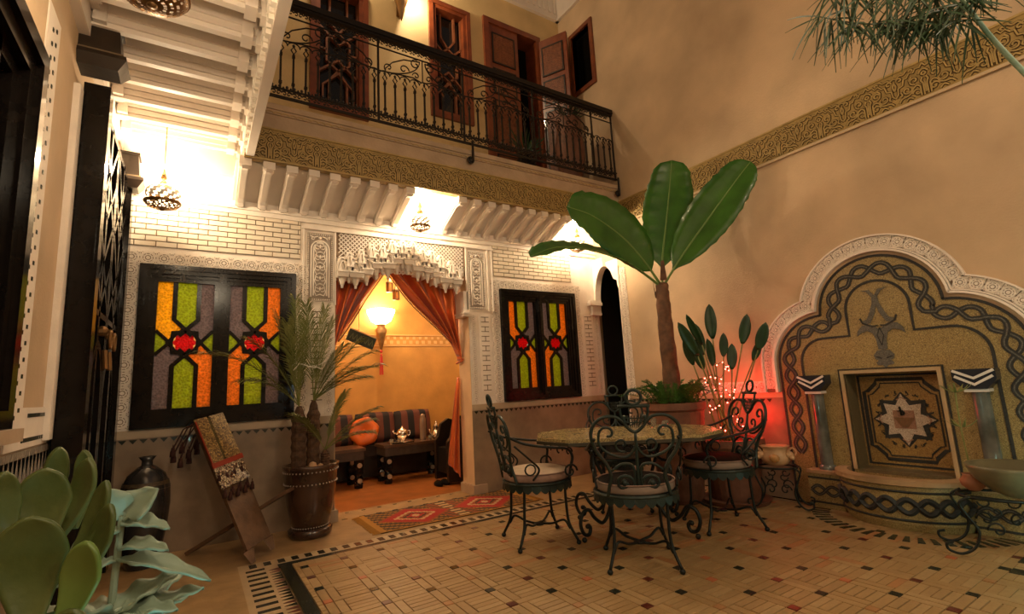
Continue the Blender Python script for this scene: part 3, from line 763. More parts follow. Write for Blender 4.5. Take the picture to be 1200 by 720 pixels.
def upper_window(n, W, sh=True):
    x0, x1, z0, z1 = W
    wn = struct('window_%d' % n, M().box(x0, x1, YU+.12, YU+.15, z0, z1), mat('dark window glass', (.015, .014, .012), .12, coat=.4))
    q = M()
    for d, t, w_ in ((0, .04, .06), (.045, .02, .06)):
        a, b, c, e = x0+d, x1-d, z0+d, z1-d
        for A in ((a, a+w_, c, e), (b-w_, b, c, e), (a+w_, b-w_, c, c+w_), (a+w_, b-w_, e-w_, e)): q.box(A[0], A[1], YU-t, YU+.1+d*.1, A[2], A[3])
    q.build('window_frame', REDWOOD, wn)
    q = M(); c = (x0+x1)/2; hw = (x1-x0)/2-.1; zm = (z0+z1)/2
    for s in (-1, 1):
        R_ = lambda pts, w_=.024: q.ribbon([(c+s*p[0], p[1]) for p in pts], w_, YU+.06, YU+.11)
        R_([(.10, z1-.1), (.10, zm+.38), (.0, zm+.24)]); R_([(.10, z0+.1), (.10, zm-.38), (0, zm-.24)])
        R_([(0, zm+.24), (.13, zm+.14), (.13, zm-.14), (0, zm-.24)]); R_([(hw, zm+.3), (.0, zm+.1)]); R_([(hw, zm-.3), (0, zm-.1)])
        R_([(hw, zm), (.13, zm)]); R_([(hw, z0+.1), (hw, z1-.1)], .03)
    q.ribbon([(c-.17, z0+.1), (c-.17, zm-.45), (c, zm-.28), (c+.17, zm-.45), (c+.17, z0+.1)], .022, YU+.055, YU+.11)
    q.build('glazing_bars', REDWOOD2, wn)
    return wn
upper_window(5, UW1); upper_window(6, UW2)
door2 = struct('door_2', M().box(3.74, 4.12, YU+.245, YU+.26, ZU, 6.22), VOID)  # black sheet in place of the unlit room behind the open half
q = M()
for A in ((3.19, 3.27, ZU, 6.28), (4.09, 4.17, ZU, 6.28), (3.27, 4.09, 6.20, 6.28)): q.box(A[0], A[1], YU-.04, YU+.245, A[2], A[3])
q.build('door_frame', REDWOOD, door2)
def leaf_door(name, w_):
    q = M().box(0, w_, 0, .045, ZU, 6.2); o = q.build(name, REDWOOD, door2)
    for (z0, z1) in ((5.62, 6.05), (5.15, 5.5), (4.35, 5.02), (3.8, 4.22)):
        q = M().box(.08, w_-.08, -.008, 0, z0, z1, 0)
        q.box(.07, w_-.07, -.016, 0, z0-.02, z0, 1).box(.07, w_-.07, -.016, 0, z1, z1+.02, 1).box(.06, .08, -.016, 0, z0-.02, z1+.02, 1).box(w_-.08, w_-.06, -.016, 0, z0-.02, z1+.02, 1)
        x = .10
        while x < w_-.1: q.box(x, x+.01, -.012, -.006, z0, z1, 0); x += .028
        z = z0+.02
        while z < z1: q.box(.08, w_-.08, -.013, -.006, z, z+.01, 0); z += .028
        q.build('door_panel', [REDWOOD2, DARKWOOD], o)
    return o
o = leaf_door('door_leaf', .50); o.location = (3.26, YU-.02, 0)
o = leaf_door('door_leaf', .46); o.location = (4.13, YU-.02, 0); o.rotation_euler = (0, 0, radians(-62))
o = M().box(3.8, 3.84, YU+.1, YU+.14, ZU, 6.2).build('inner_bar', DARKWOOD, door2)

# wall sconce upstairs
sc = empty('wall_sconce', (1.97, YU, 5.78), cat='lamp', label='brass cone wall sconce between the upper red windows, lit')
q = M().lathe([(.008, -.12), (.02, -.08), (.05, .05), (.095, .2), (.10, .22), (.05, .22)], (0, -.10, 0), 10); q.build('cone', BRASSDK, sc)
q = M().box(-.03, .03, -.02, 0, 0, .12).tube([(0, 0, .05), (0, -.08, .08)], .012); q.build('backplate', BRASSDK, sc)
M().lathe([(.02, .0), (.035, .04), (.03, .09), (.005, .13)], (.02, -.14, .22), 10).build('bulb', GLOW, sc, smooth=True)
lamp('upstairs_light', (2.08, YU-.2, 6.06), 26, WARM, .04)
lamp('upstairs_light', (1.2, YU-.3, 6.5), 26, (1, .76, .46), .1)  # added to brighten the upper wall; no sconce stands here

# ================================================================== BALCONY RAILING
YR = YF-.01
rail = empty('balcony_railing', (0, 0, 0), cat='railing', label='black wrought iron balcony railing with scrolls along the upper gallery')
RX0, RX1 = .36, 4.555
M().box(RX0, RX1, YR-.035, YR+.035, 4.645, 4.70).box(RX0, RX1, YR-.022, YR+.022, 4.62, 4.645).build('handrail', RAILM, rail)
M().box(RX0, RX1, YR-.012, YR+.012, 3.715, 3.735).box(RX0, RX1, YR-.008, YR+.008, 3.80, 3.812).build('bottom_rail', RAILM, rail)
M().box(RX0, RX1, YR-.006, YR+.006, 4.52, 4.53).build('middle_rail', RAILM, rail)
b = M().box(-.008, .008, -.008, .008, 3.81, 4.17).box(-.013, .013, -.013, .013, 3.86, 3.88).box(-.012, .012, -.012, .012, 4.13, 4.155)
b.ribbon([(0, 4.17), (.022, 4.205), (0, 4.24), (-.022, 4.205)], .008, -.006, .006, 0, True)
b.ribbon([(-.052+.052*(1-cos(t)), 4.235+.045*sin(t)) for t in [PI*k/10 for k in range(11)]], .008, -.005, .005)
b.ball((0, 0, 4.25), .014, 6)
bmesh_ = bpy.data.meshes.new('baluster'); bmesh_.from_pydata(b.v, [], b.f); bmesh_.materials.append(RAILM)
x = RX0+.06
while x < RX1-.03: put('baluster', bmesh_, rail, (x, YR, 0)); x += .104
def scrollmesh(name, pl, w_=.008):
    a = M()
    for s_ in pl: a.ribbon(s_, w_, -.005, .005)
    me = bpy.data.meshes.new(name); me.from_pydata(a.v, [], a.f); me.materials.append(RAILM); return me
sA = scrollmesh('scroll', [spiral(-.02, 0, .022, .006, PI*.9, -PI*.9, 10), spiral(.02, 0, .022, .006, PI*.1, PI*1.9, 10), [(-.04, .02), (0, .03), (.04, .02)]], .007)
x = RX0+.05
while x < RX1-.03:
    put('scroll', sA, rail, (x, YR, 3.765)); put('scroll', sA, rail, (x, YR, 4.575)); x += .084
crest = M()
x = RX0+.04
while x < RX1: crest.ball((x, YR, 3.83), .013, 6); crest.ball((x+.03, YR, 3.822), .009, 5); x += .06
crest.build('crest_beads', RAILM, rail)
pl = []
for s in (-1, 1):
    Z = lambda pts: [(s*p[0], p[1]) for p in pts]
    pl += [Z([(.46-.43*sin(t), 4.27+.22*(1-cos(t))*1.05) for t in [PI/2*k/12 for k in range(13)]])]
    pl += [Z(spiral(.0+.075, 4.455, .06, .01, PI*.6, -PI*1.5)), Z([(.03, 4.50), (.2, 4.47), (.32, 4.40), (.40, 4.30)]), Z(spiral(.36, 4.33, .05, .01, -PI*.3, PI*1.6)),
           Z(spiral(.20, 4.36, .055, .01, PI, -PI*.9)), Z(spiral(.07, 4.33, .04, .008, 0, PI*2)), Z([(.01, 4.27), (.1, 4.30), (.25, 4.29), (.44, 4.27)])]
pl += [[(0, 4.28), (0, 4.52)]]
sB = scrollmesh('arch_scrollwork', pl, .009)
for x in (.93, 1.86, 2.79, 3.72): put('arch_scrollwork', sB, rail, (x, YR, 0))
for x in (RX0+.02, 1.395, 2.325, 3.255, 4.185, 4.54):
    M().box(x-.009, x+.009, YR-.009, YR+.009, 3.72, 4.64).build('rail_post', RAILM, rail)
for x in (2.40, 4.55):
    q = M().tube([(x, YR-.035, 3.74), (x, YR-.035, 3.60), (x, YR-.035, 3.54)]+[(x-.030+.03*cos(t), YR-.035, 3.52+.03*sin(t)) for t in [-PI*.0-PI*1.6*k/10 for k in range(11)]], .013)
    q.ball((x-.03, YR-.035, 3.52), .026, 8); q.build('foot_scroll', RAILM, rail)

# ================================================================== STAINED GLASS WINDOWS
def casement(parent, x0, x1, z0, z1, flip, top, y):
    """pattern with star; colours: outer upper, middle, inner upper (mirrored below)"""
    Wd, Hh = x1-x0, z1-z0
    def P(u, v): u = 1-u if flip else u; return (x0+u*Wd, z0+v*Hh)
    root = None
    a_, b_ = .30, .72
    def pane(c, pts): M().prism([P(*p) for p in pts], y, y+.006).build('pane', GLASS[c], parent)
    oc = top
    pane(oc, [(0, 1), (a_, 1), (a_, .70), (.5, .61), (.30, .55), (.22, .515), (0, .60)])
    pane('green', [(a_, 1), (b_, 1), (b_, .70), (.5, .61), (a_, .70)])
    pane('grey', [(b_, 1), (1, 1), (1, .60), (.80, .515), (.70, .55), (.5, .61), (b_, .70)])
    pane('green', [(0, .60), (.22, .515), (0, .43)]); pane('green', [(1, .60), (.80, .515), (1, .43)])
    pane('grey', [(0, 0), (a_, 0), (a_, .33), (.5, .42), (.30, .48), (.22, .515), (0, .43)])
    pane('green', [(a_, 0), (b_, 0), (b_, .33), (.5, .42), (a_, .33)])
    pane('orange', [(b_, 0), (1, 0), (1, .43), (.80, .515), (.70, .48), (.5, .42), (b_, .33)])
    cu, cv = .5, .515; asp = Wd/Hh
    M().ribbon([P(cu+.235*cos(PI*k/8+PI/8), cv+.235*asp*sin(PI*k/8+PI/8)) for k in range(16)], .026, y-.016, y+.004, 0, True).build('star_surround', BLACKWOOD, parent)
    star = []
    for k in range(16):
        r_ = (.225 if k % 2 == 0 else .17); t = PI*k/8
        star.append((cu+r_*cos(t), cv+r_*asp*sin(t)))
    M().prism([P(*p) for p in star], y-.012, y-.0065).build('star_pane', GLASS['red'], parent)
    def bar_(pts, w_=.034, cl=False, d=.0): M().ribbon([P(*p) for p in pts], w_, y-.022+d, y+.012, 0, cl).build('glazing_bar', BLACKWOOD, parent)
    bar_([(a_, 1), (a_, .70), (.62, .57)]); bar_([(b_, 1), (b_, .70), (.40, .57)])
    bar_([(a_, 0), (a_, .33), (.62, .46)], d=.001); bar_([(b_, 0), (b_, .33), (.40, .46)], d=.001)
    bar_([(0, .61), (.28, .50)], .026, d=.002); bar_([(0, .42), (.28, .53)], .026, d=.003); bar_([(1, .61), (.74, .50)], .026, d=.002); bar_([(1, .42), (.74, .53)], .026, d=.003)
    outl = []
    for k in range(16):
        r_ = (.30 if k % 2 == 0 else .235); t = PI*k/8
        outl.append((cu+r_*cos(t), cv+r_*asp*sin(t)))
    bar_(outl, .028, True, -.003)
    fr = M()
    for A in ((x0-.045, x0, z0-.045, z1+.045), (x1, x1+.045, z0-.045, z1+.045), (x0, x1, z0-.045, z0), (x0, x1, z1, z1+.045)): fr.box(A[0], A[1], y-.04, y+.03, A[2], A[3])
    fr.build('sash', BLACKWOOD, parent)
def stained(n, W, yellow):
    x0, x1, z0, z1 = W
    wn = M(); 
    for d, t in ((0, .045), (.035, .03), (.062, .012)):
        a, b, c, e = x0+d, x1-d, z0+d, z1-d; w_ = .04
        for A in ((a, a+w_, c, e), (b-w_, b, c, e), (a+w_, b-w_, c, c+w_), (a+w_, b-w_, e-w_, e)): wn.box(A[0], A[1], YB-t, YB+.12+d*.1, A[2], A[3])
    o = struct('window_%d' % n, wn, BLACKWOOD); c = (x0+x1)/2
    M().box(c-.028, c+.028, YB-.035, YB+.1, z0, z1).box(c-.012, c+.012, YB-.048, YB, z0+.05, z1-.05).build('mullion', BLACKWOOD, o)
    for fl_, a, b in ((False, x0+.125, c-.06), (True, c+.06, x1-.125)):
        casement(o, a, b, z0+.145, z1-.135, fl_, 'yellow' if (yellow and not fl_) else 'orange', YB+.04)
    return o
stained(1, W1, True); stained(2, W2, False)

# ================================================================== SALON BEHIND THE WALL
SY = 7.05
struct('wall_salon', M().box(XL, 4.6, SY, SY+.1, 0, 3.1).box(4.5, 4.56, YB+.27, SY, 0, 3.1).box(XL-.02, XL+.02, YB+.27, SY, 0, 3.1), SALON)
struct('ceiling_salon', M().box(XL, 4.6, YB+.27, SY, 3.05, 3.12), WHITE2)
struct('floor_salon', M().box(XL, 4.6, 5.2, SY, -.2, 0), mat('polished clay floor', (.40, .14, .035), .3, var=.25, scale=6, coat=.3))
q = M(); x = -.5
while x < 4.4: q.box(x, x+.05, SY-.008, SY, 1.83, 1.88); q.box(x+.055, x+.095, SY-.008, SY, 1.90, 1.94); x += .1
q.box(XL, 4.5, SY-.012, SY, 1.955, 1.97).box(XL, 4.5, SY-.012, SY, 1.80, 1.815)
q.build('wall_frieze', mat('pale ochre frieze', (.78, .48, .18), .6), bpy.data.objects['wall_salon'])
# lights of the salon: sconce on the back wall, ceiling lantern, added lights behind the windows
lamp('salon_sconce_light', (2.2, SY-.30, 2.25), 26, WARM, .06)
lamp('salon_light', (2.25, 6.2, 2.75), 15, WARM, .06)
lamp('salon_light', (.1, 5.95, 2.1), 26, WARM, .10)  # added behind the left window to backlight its panes; no lantern here
lamp('salon_light', (3.6, 5.95, 2.1), 10, WARM, .10)  # same added backlight for the right window
s2 = empty('tassel_sconce', (2.23, SY, 2.1), cat='lamp', label='glowing bowl wall sconce with red tassel on the ochre salon wall')
M().lathe([(.06, .0), (.14, .05), (.19, .16), (.20, .21), (.14, .21)], (0, -.13, 0), 16).build('shade', GLOW, s2, smooth=True)
M().lathe([(.012, -.36), (.03, -.30), (.07, -.14), (.085, -.08), (.05, -.03), (.07, 0)], (0, -.13, 0), 12).tube([(0, 0, -.06), (0, -.1, -.06)], .012).build('brass_stem', BRASS, s2, smooth=True)
q = M(); q.ball((0, -.13, -.39), .022, 8).ball((0, -.13, -.44), .018, 8)
for k in range(10): q.tube([(.014*cos(k*.63), -.13+.014*sin(k*.63), -.46), (.024*cos(k*.63), -.13+.024*sin(k*.63), -.72)], .006, 4)
q.build('tassel', mat('red silk tassel', (.6, .03, .02), .5), s2)
for (x, z, Y) in ((2.17, 2.50, 6.35), (2.26, 2.40, 6.35)):
    t = empty('hanging_lantern', (x, Y, z), cat='lantern', label=('small dark metal lantern hanging at the curtain gap, left and higher of two' if x < 2.2 else 'small dark metal lantern hanging at the curtain gap, right and lower of two'), group='hanging lanterns in the salon')
    q = M().lathe([(.01, .16), (.03, .12), (.05, .10), (.05, .085)], n=6).lathe([(.05, -.02), (.05, -.035), (.01, -.04)], n=6)
    for k in range(6): q.tube([(.046*cos(k*PI/3), .046*sin(k*PI/3), .09), (.046*cos(k*PI/3), .046*sin(k*PI/3), -.02)], .005, 4)
    q.tube([(0, 0, .15), (0, 0, 3.05-z)], .004, 4); q.build('cage', BRASSDK, t)
    M().lathe([(.04, -.018), (.04, .085)], n=6).build('amber_glass', mat('amber glass', (.5, .2, .04), .2, trans=.4), t)
# curtains
def curtain(name, label, left):
    nv, nu = 34, 60; q = M(); vs = []
    for i in range(nv+1):
        v = i/nv; z = 2.52-v*.84 if left else 2.52-v*.88
        if left: xa, xb = 1.10, 1.13+(1.72-1.13)*(1-v)**.95+.05*v
        else: xb, xa = 2.555, 2.555-(2.555-1.64)*(1-v)**.9-.05*v
        for j in range(nu+1):
            u = j/nu; x = xa+(xb-xa)*u; amp = .045*(.5+.6*(1-v)) if abs(xb-xa) > .12 else .03
            ph = u if left else 1-u
            yy = 5.08+amp*1.15*sin(ph*2*PI*4.0+v*3.2)+.020*sin(ph*29+v*9)
            zz = z-(.42*(1-(u if left else 1-u))*v)*(.0)-.22*v*(1-ph)
            vs.append((x, yy, zz))
    fs = [(i*(nu+1)+j, i*(nu+1)+j+1, (i+1)*(nu+1)+j+1, (i+1)*(nu+1)+j) for i in range(nv) for j in range(nu)]
    q.add(vs, fs); root = empty(name, (0, 0, 0), cat='curtain', label=label)
    o = q.build('drape', SILK, root, smooth=True); s = o.modifiers.new('s', 'SOLIDIFY'); s.thickness = .006
    e = [vs[i*(nu+1)+(nu if left else 0)] for i in range(nv+1)]
    b = M(); b.tube([(p[0], p[1]-.008, p[2]) for p in e], .007, 5)
    P = [Vector(p) for p in e]; acc = 0
    for i in range(nv):
        for t in (.0, .5):
            p = P[i].lerp(P[i+1], t); b.ball((p.x+(.012 if left else -.012), p.y-.01, p.z-.022), .009, 6, 1); b.tube([p, (p.x+(.012 if left else -.012), p.y-.01, p.z-.02)], .003, 3, 1)
    b.build('ball_fringe', [SILK, mat('fringe', (.16, .05, .02), .7)], root, kind='stuff')
    return root
cl = curtain('curtain', 'copper silk curtain swept to the left of the salon opening', True)
cr = curtain('curtain', 'copper silk curtain swept to the right of the salon opening with tail hanging low', False)
q = M(); vs = []; nu, nv = 16, 24
for i in range(nv+1):
    v = i/nv; z = 1.22-v*.95; wd = .01+.15*v**.8
    for j in range(nu+1):
        u = j/nu; vs.append((2.55-wd*(1-u), 5.12+.025*sin(u*14+v)+.02*u, z-.12*u*v+.05*(1-u)))
q.add(vs, [(i*(nu+1)+j, i*(nu+1)+j+1, (i+1)*(nu+1)+j+1, (i+1)*(nu+1)+j) for i in range(nv) for j in range(nu)])
o = q.build('curtain_tail', SILK, cr, smooth=True); s = o.modifiers.new('s', 'SOLIDIFY'); s.thickness = .006
M().tube([(2.575, 5.04, 1.46), (2.53, 5.02, 1.44), (2.53, 5.12, 1.42), (2.575, 5.16, 1.44)], .012, 6).build('tieback', SILK, cr)
# sofa with striped back cushions
sofa = empty('sofa', (0, 0, 0), cat='sofa', label='low dark banquette sofa along the ochre wall of the salon')
M().box(.9, 2.95, 6.74, SY-.03, .04, .30).build('base', DARKWOOD, sofa)
q = M().box(.9, 2.95, 6.72, SY-.05, .30, .44); q.build('seat', mat('dark striped fabric', (.022, .012, .010), .85, var=.4, scale=8), sofa)
M().box(2.98, 3.75, 6.05, SY-.03, .04, .44).build('side_seat', mat('dark striped fabric', (.022, .012, .010), .85), sofa)
def cushion(name, c, sx, sy, sz, mats, parent=None, rot=(0,0,0), stripes=0, **k):
    q = M(); n = 12; vs = []; fs = []; mi = []
    for side in (-1, 1):
        base = len(vs)
        for i in range(n+1):
            for j in range(n+1):
                a, b = i/n*2-1, j/n*2-1
                e = max(0, (1-a**6)*(1-b**6))**.5
                sh = 1-.06*(a*a*b*b)
                vs.append((a*sx*sh, side*sy*e, b*sz*sh))
        for i in range(n):
            for j in range(n):
                f = (base+i*(n+1)+j, base+(i+1)*(n+1)+j, base+(i+1)*(n+1)+j+1, base+i*(n+1)+j+1)
                fs.append(f if side < 0 else f[::-1]); mi.append((i//2) % 2 if stripes else 0)
    q.v = vs; q.f = fs; q.m = mi
    o = q.build(name, mats, parent, c, smooth=True, **k); o.rotation_euler = rot; return o
STR = [mat('cushion black stripe', (.014, .009, .009), .85), mat('cushion russet stripe', (.13, .035, .018), .8)]
for k, (x, lb_) in enumerate(((1.55, 'striped black and russet back cushion at the left end of the salon sofa'), (2.12, 'striped black and russet back cushion in the middle of the salon sofa'), (2.66, 'striped black and russet back cushion at the right end of the salon sofa'))):
    cushion('back_cushion', (x, 6.88, .66), .28, .08, .21, STR, rot=(radians(-10), 0, 0), stripes=1, cat='cushion', label=lb_, group='striped cushions on the sofa')
cushion('bolster', (3.15, 6.5, .55), .07, .07, .12, [STR[0]], rot=(0, 0, PI/2), cat='cushion', label='dark small cushion on the side bench of the salon')
rc = M(); n = 24
for i in range(1): pass
vs = []
for i in range(13):
    t = PI*i/12
    for j in range(n):
        a = 2*PI*j/n; r_ = .19*sin(t)*(1+.05*sin(6*a)); pinch = .1+.9*min(1, sin(t)*1.15)+.05*sin(6*a)*sin(t)
        vs.append((r_*cos(a), -.085*cos(t)*pinch*(1-.0), r_*sin(a)))
rc.add(vs, [(i*n+j, i*n+(j+1) % n, (i+1)*n+(j+1) % n, (i+1)*n+j) for i in range(12) for j in range(n)])
rc.ball((0, -.06, 0), .022, 8)
o = rc.build('round_cushion', mat('orange satin', (.60, .12, .015), .28, var=.15, scale=8), None, (1.93, 6.74, .63), smooth=True, cat='cushion', label='round orange satin cushion with tufted centre leaning behind the tea table'); o.rotation_euler = (radians(-12), 0, radians(-20))
# low tables
def low_table(name, x0, x1, y0, y1, zt, label):
    t = empty(name, ((x0+x1)/2, (y0+y1)/2, 0), cat='table', label=label); cx, cy = (x0+x1)/2, (y0+y1)/2; a, b = (x1-x0)/2, (y1-y0)/2
    M().box(-a, a, -b, b, zt-.035, zt).build('tabletop', mat('worn table top', (.10, .055, .03), .3, var=.2, scale=10, coat=.3), t)
    M().box(-a+.02, a-.02, -b+.02, b-.02, zt-.14, zt-.035).build('apron', mat('grey painted apron', (.05, .038, .028), .5, var=.3, scale=20), t)
    for sx in (-1, 1):
        for sy in (-1, 1):
            q = M().box(-.045, .045, -.045, .045, .17, zt-.14).lathe([(.05, 0), (.055, .05), (.035, .07), (.055, .11), (.04, .15), (.05, .17)], n=8)
            q.prism([(.03*cos(2*PI*k/10), .27+.03*sin(2*PI*k/10)) for k in range(10)], -.052, -.045, 1).prism([(.03*cos(2*PI*k/8), .09+.03*sin(2*PI*k/8)) for k in range(8)], -.06, -.045, 1)
            q.build('leg', [BLACKWOOD, mat('bone inlay', (.35, .28, .2), .4)], t, (sx*(a-.07), sy*(b-.07), 0))
    return t
low_table('tea_table', 2.03, 2.86, 6.22, 6.62, .475, 'low dark tea table laid with tea things in the salon')
low_table('low_table', 1.18, 1.80, 6.22, 6.70, .475, 'low dark table behind the potted palm, cut off by the jamb')
# tea things
def thing1(name, cat, label, loc, q, m_, smooth=True, group=None): return q.build(name, m_, None, loc, smooth=smooth, cat=cat, label=label, group=group)
tr = M().lathe([(.01, 0), (.17, 0), (.185, .015), (.18, .02), (.165, .006), (.01, .006)], n=24); thing1('tray', 'tray', 'round silver tray on the tea table', (2.32, 6.42, .475), tr, SILVER)
tp = empty('teapot', (2.34, 6.43, .482), cat='teapot', label='bulbous silver teapot with handles on the tray'); M().lathe([(.03, 0), (.035, .03), (.07, .07), (.078, .11), (.06, .15), (.03, .165), (.008, .19), (.004, .20)], n=16).build('body', SILVER, tp, smooth=True)
M().tube([(-.07, 0, .1), (-.11, 0, .12), (-.125, 0, .15)], .009, 6).build('spout', SILVER, tp, smooth=True); M().tube([(.07, 0, .13), (.11, 0, .13), (.11, 0, .08), (.07, 0, .07)], .006, 6).build('handle', SILVER, tp, smooth=True)
vz = M().lathe([(.04, 0), (.045, .02), (.04, .04), (.045, .18), (.042, .28), (.03, .31), (.035, .33), (.006, .345)], n=14); thing1('tall_canister', 'vase', 'tall cylindrical glass and silver vessel on the tea table', (2.62, 6.40, .475), vz, mat('smoked glass', (.35, .25, .18), .15, metal=.5))
tp2 = empty('teapot', (2.78, 6.32, .475), cat='teapot', label='pear shaped silver teapot with pointed lid at the right end of the tea table'); M().lathe([(.04, 0), (.06, .03), (.065, .07), (.04, .12), (.035, .15), (.045, .155), (.02, .20), (.008, .22), (.003, .25)], n=14).build('body', SILVER, tp2, smooth=True)
M().tube([(-.05, 0, .05), (-.09, 0, .09), (-.10, 0, .14)], .009, 6).build('spout', SILVER, tp2, smooth=True); M().tube([(.04, 0, .14), (.09, 0, .13), (.09, 0, .06), (.055, 0, .04)], .006, 6).build('handle', SILVER, tp2, smooth=True)
for k, (x, y) in enumerate(((2.15, 6.30), (2.25, 6.28), (2.68, 6.30))):
    gl = M().lathe([(.018, 0), (.026, .06), (.024, .06), (.016, .004)], n=10)
    thing1('tea_glass', 'glass', ('small tea glass near the left front corner of the tea table', 'small tea glass in front of the silver tray', 'small tea glass beside the pear shaped teapot')[k], (x, y, .475), gl, mat('tea glass', (.6, .5, .35), .08, trans=.7), group='tea glasses on the low table')
thing1('book', 'book', 'dark slim book lying at the front edge of the tea table', (2.30, 6.27, .475), M().box(-.13, .13, -.03, .03, 0, .018), DARKWOOD, False)
# carved dark armchair at the right of the salon
ac = empty('armchair', (2.80, 5.78, 0), radians(0), cat='armchair', label='dark carved armchair seen side on beside the right curtain')
q = M().prism([(-.20, .03), (.20, .03), (.20, .50), (.12, .60), (.10, .72), (-.02, .76), (-.12, .70), (-.16, .55), (-.20, .5)], -.21, -.15); q.build('side_panel', DARKWOOD, ac)
q = M().prism([(-.20, .03), (.20, .03), (.20, .50), (.12, .60), (.10, .72), (-.02, .76), (-.12, .70), (-.16, .55), (-.20, .5)], .15, .21); q.build('side_panel', DARKWOOD, ac)
M().box(-.18, .18, -.15, .15, .12, .42).build('seat', CUSHDK, ac); M().box(.12, .2, -.15, .15, .42, .78).build('backrest', CUSHDK, ac)
for k, x in enumerate((2.50, 2.60)):
    sh = M(); sh.lathe([(.001, 0), (.045, .003), (.05, .025), (.035, .05), (.02, .06)], n=12, sx=.85, sy=2.0); thing1('slipper', 'shoe', ('dark slipper on the clay floor, the left of the pair', 'dark slipper on the clay floor, the right of the pair')[k], (x, 5.66+k*.03, 0), sh, CUSHDK, group='slippers by the armchair')
# dark speaker-like box hung aslant behind the left curtain
wb = empty('woven_plaque', (1.66, 6.0, 1.80), cat='decoration', label='dark patterned woven plaque hung tilted beside the left curtain')
q = M().box(-.14, .20, -.02, .02, -.07, .07, 0)
for k in range(6): q.ribbon([(-.11+k*.05, -.04), (-.09+k*.05, .03), (-.07+k*.05, -.04)], .014, -.026, -.02, 1)
q.box(-.14, .20, -.03, .02, .065, .08, 2)
o = q.build('frame', [mat('green black weave', (.02, .035, .02), .6), mat('olive weave', (.09, .12, .05), .6), mat('pale rim', (.6, .42, .2), .5)], wb); o.rotation_euler = (0, radians(22), 0)
M().tube([(0, 0, .0), (0, 0, 1.25)], .003, 4).build('cord', BLACKWOOD, wb)

# ================================================================== HANGING LAMPS
def hanging_lamp(x, y, z, label, ztop, power, s=1.0):
    t = empty('hanging_lamp', (x, y, z), cat='lamp', label=label, group='pierced brass lamps under the galleries')
    q = M(); prof_ = [(.03, 0), (.075, .006), (.105, .022), (.12, .045)]
    fine = [(.12*sin(a)*1.0, .055*(1-cos(a))) for a in [PI/2*k/9 for k in range(1, 10)]]
    fine = [(.12*sin(a), .055*(1-cos(a))) for a in [PI/2*k/15 for k in range(1, 16)]]
    q.lathe(fine, n=54, skip=lambda i, j: 1 < i < 12 and i % 2 == 0 and (j+i//2) % 3 != 0 and (j*7+i*5) % 4 != 0)
    q.lathe([(.118, .055), (.126, .055), (.126, .062), (.118, .062)], n=40); q.lathe([(.001, -.012), (.018, -.006), (.018, .003)], n=12)
    o = q.build('pierced_dish', BRASSDK, t, smooth=True)
    q = M(); bd = [(.10*sin(a)+.02, .13-.07*cos(a)) for a in [PI*k/10 for k in range(1, 10)]]
    q.lathe(bd, n=30, skip=lambda i, j: (i*2+j) % 3 == 0 and 0 < i < 7); q.build('pierced_body', SKIRT, t, smooth=True)
    q = M().lathe([(.03, .19), (.035, .205), (.012, .24), (.022, .26), (.008, .32), (.004, .34)], n=12); q.tube([(0, 0, .33), (0, 0, ztop-z)], .005, 5); q.build('stem', BRASS, t, smooth=True)
    M().ball((0, 0, .13), .055, 12).build('bulb', GLOW, t, smooth=True)
    for ch in t.children: ch.scale = (s, s, s) if ch.name.startswith(('pierced', 'bulb')) else (1, 1, 1)
    lamp('lamp_light', (x, y, z+.27), power, WARM, .04); lamp('lamp_light', (x, y, z+.12), power*.12, WARM, .03)
    return t
hanging_lamp(-.27, 4.55, 2.65, 'brass lamp with pierced dish hanging above the brick panel at the far left', 3.42, 56)
hanging_lamp(1.90, 4.58, 2.76, 'brass lamp with pierced dish hanging in front of the stalactite arch', 3.14, 62, .85)
hanging_lamp(4.02, 4.58, 2.76, 'brass lamp above the arched doorway, hidden in glare behind the banana leaf', 3.14, 60, .85)
hanging_lamp(-.20, 2.16, 2.69, 'large brass pierced dish lamp nearest, cut by the top edge of the picture', 3.42, 16)

# ================================================================== WALL FOUNTAIN
F = empty('wall_fountain', (XR, 1.68, 0), -PI/2, cat='fountain', label='mosaic wall fountain with lobed arch and star panel on the right wall')
# local frame: x = -(Y-1.68), z up, -y outwards (towards the court)
def lobes(d, zbot, n=14):
    """outline offset d, from bottom left up over and down right"""
    rt_, rs = .42+d, .41+d; c1 = (0, 1.60); c2 = (.42, 1.19)
    # intersection of circles top(c1,rt_) and shoulder(c2,rs), upper right
    dx, dz = c2[0]-c1[0], c2[1]-c1[1]; D = math.hypot(dx, dz); a = (rt_**2-rs**2+D*D)/(2*D); h = math.sqrt(max(0, rt_**2-a*a))
    mx, mz = c1[0]+a*dx/D, c1[1]+a*dz/D; ix, iz = mx-h*dz/D, mz+h*dx/D
    a1 = math.atan2(iz-c2[1], ix-c2[0]); a2 = math.atan2(iz-c1[1], ix-c1[0])
    R_ = [(c2[0]+rs, zbot)]+[(c2[0]+rs*cos(a1*k/n), c2[1]+rs*sin(a1*k/n)) for k in range(n+1)]
    R_ += [(c1[0]+rt_*cos(a2+(PI/2-a2)*k/n), c1[1]+rt_*sin(a2+(PI/2-a2)*k/n)) for k in range(n+1)]
    L_ = [(-p[0], p[1]) for p in R_[-2::-1]]
    return R_+L_
def poly_with_hole(outl, hole, y0, y1, mm_, name, parent):
    # split the field into top piece and side pieces round the rectangular niche
    x0, x1, z0, z1 = hole; q = M()
    top = [p for p in outl if p[1] >= z1+.02]; xs = max(p[0] for p in outl)
    q.prism([(xs, z1)]+top+[(-xs, z1)], y0, y1); q.box(-xs, x0, y0, y1, 0, z1); q.box(x1, xs, y0, y1, 0, z1); q.box(x0, x1, y0, y1, 0, z0)
    return q.build(name, mm_, parent)
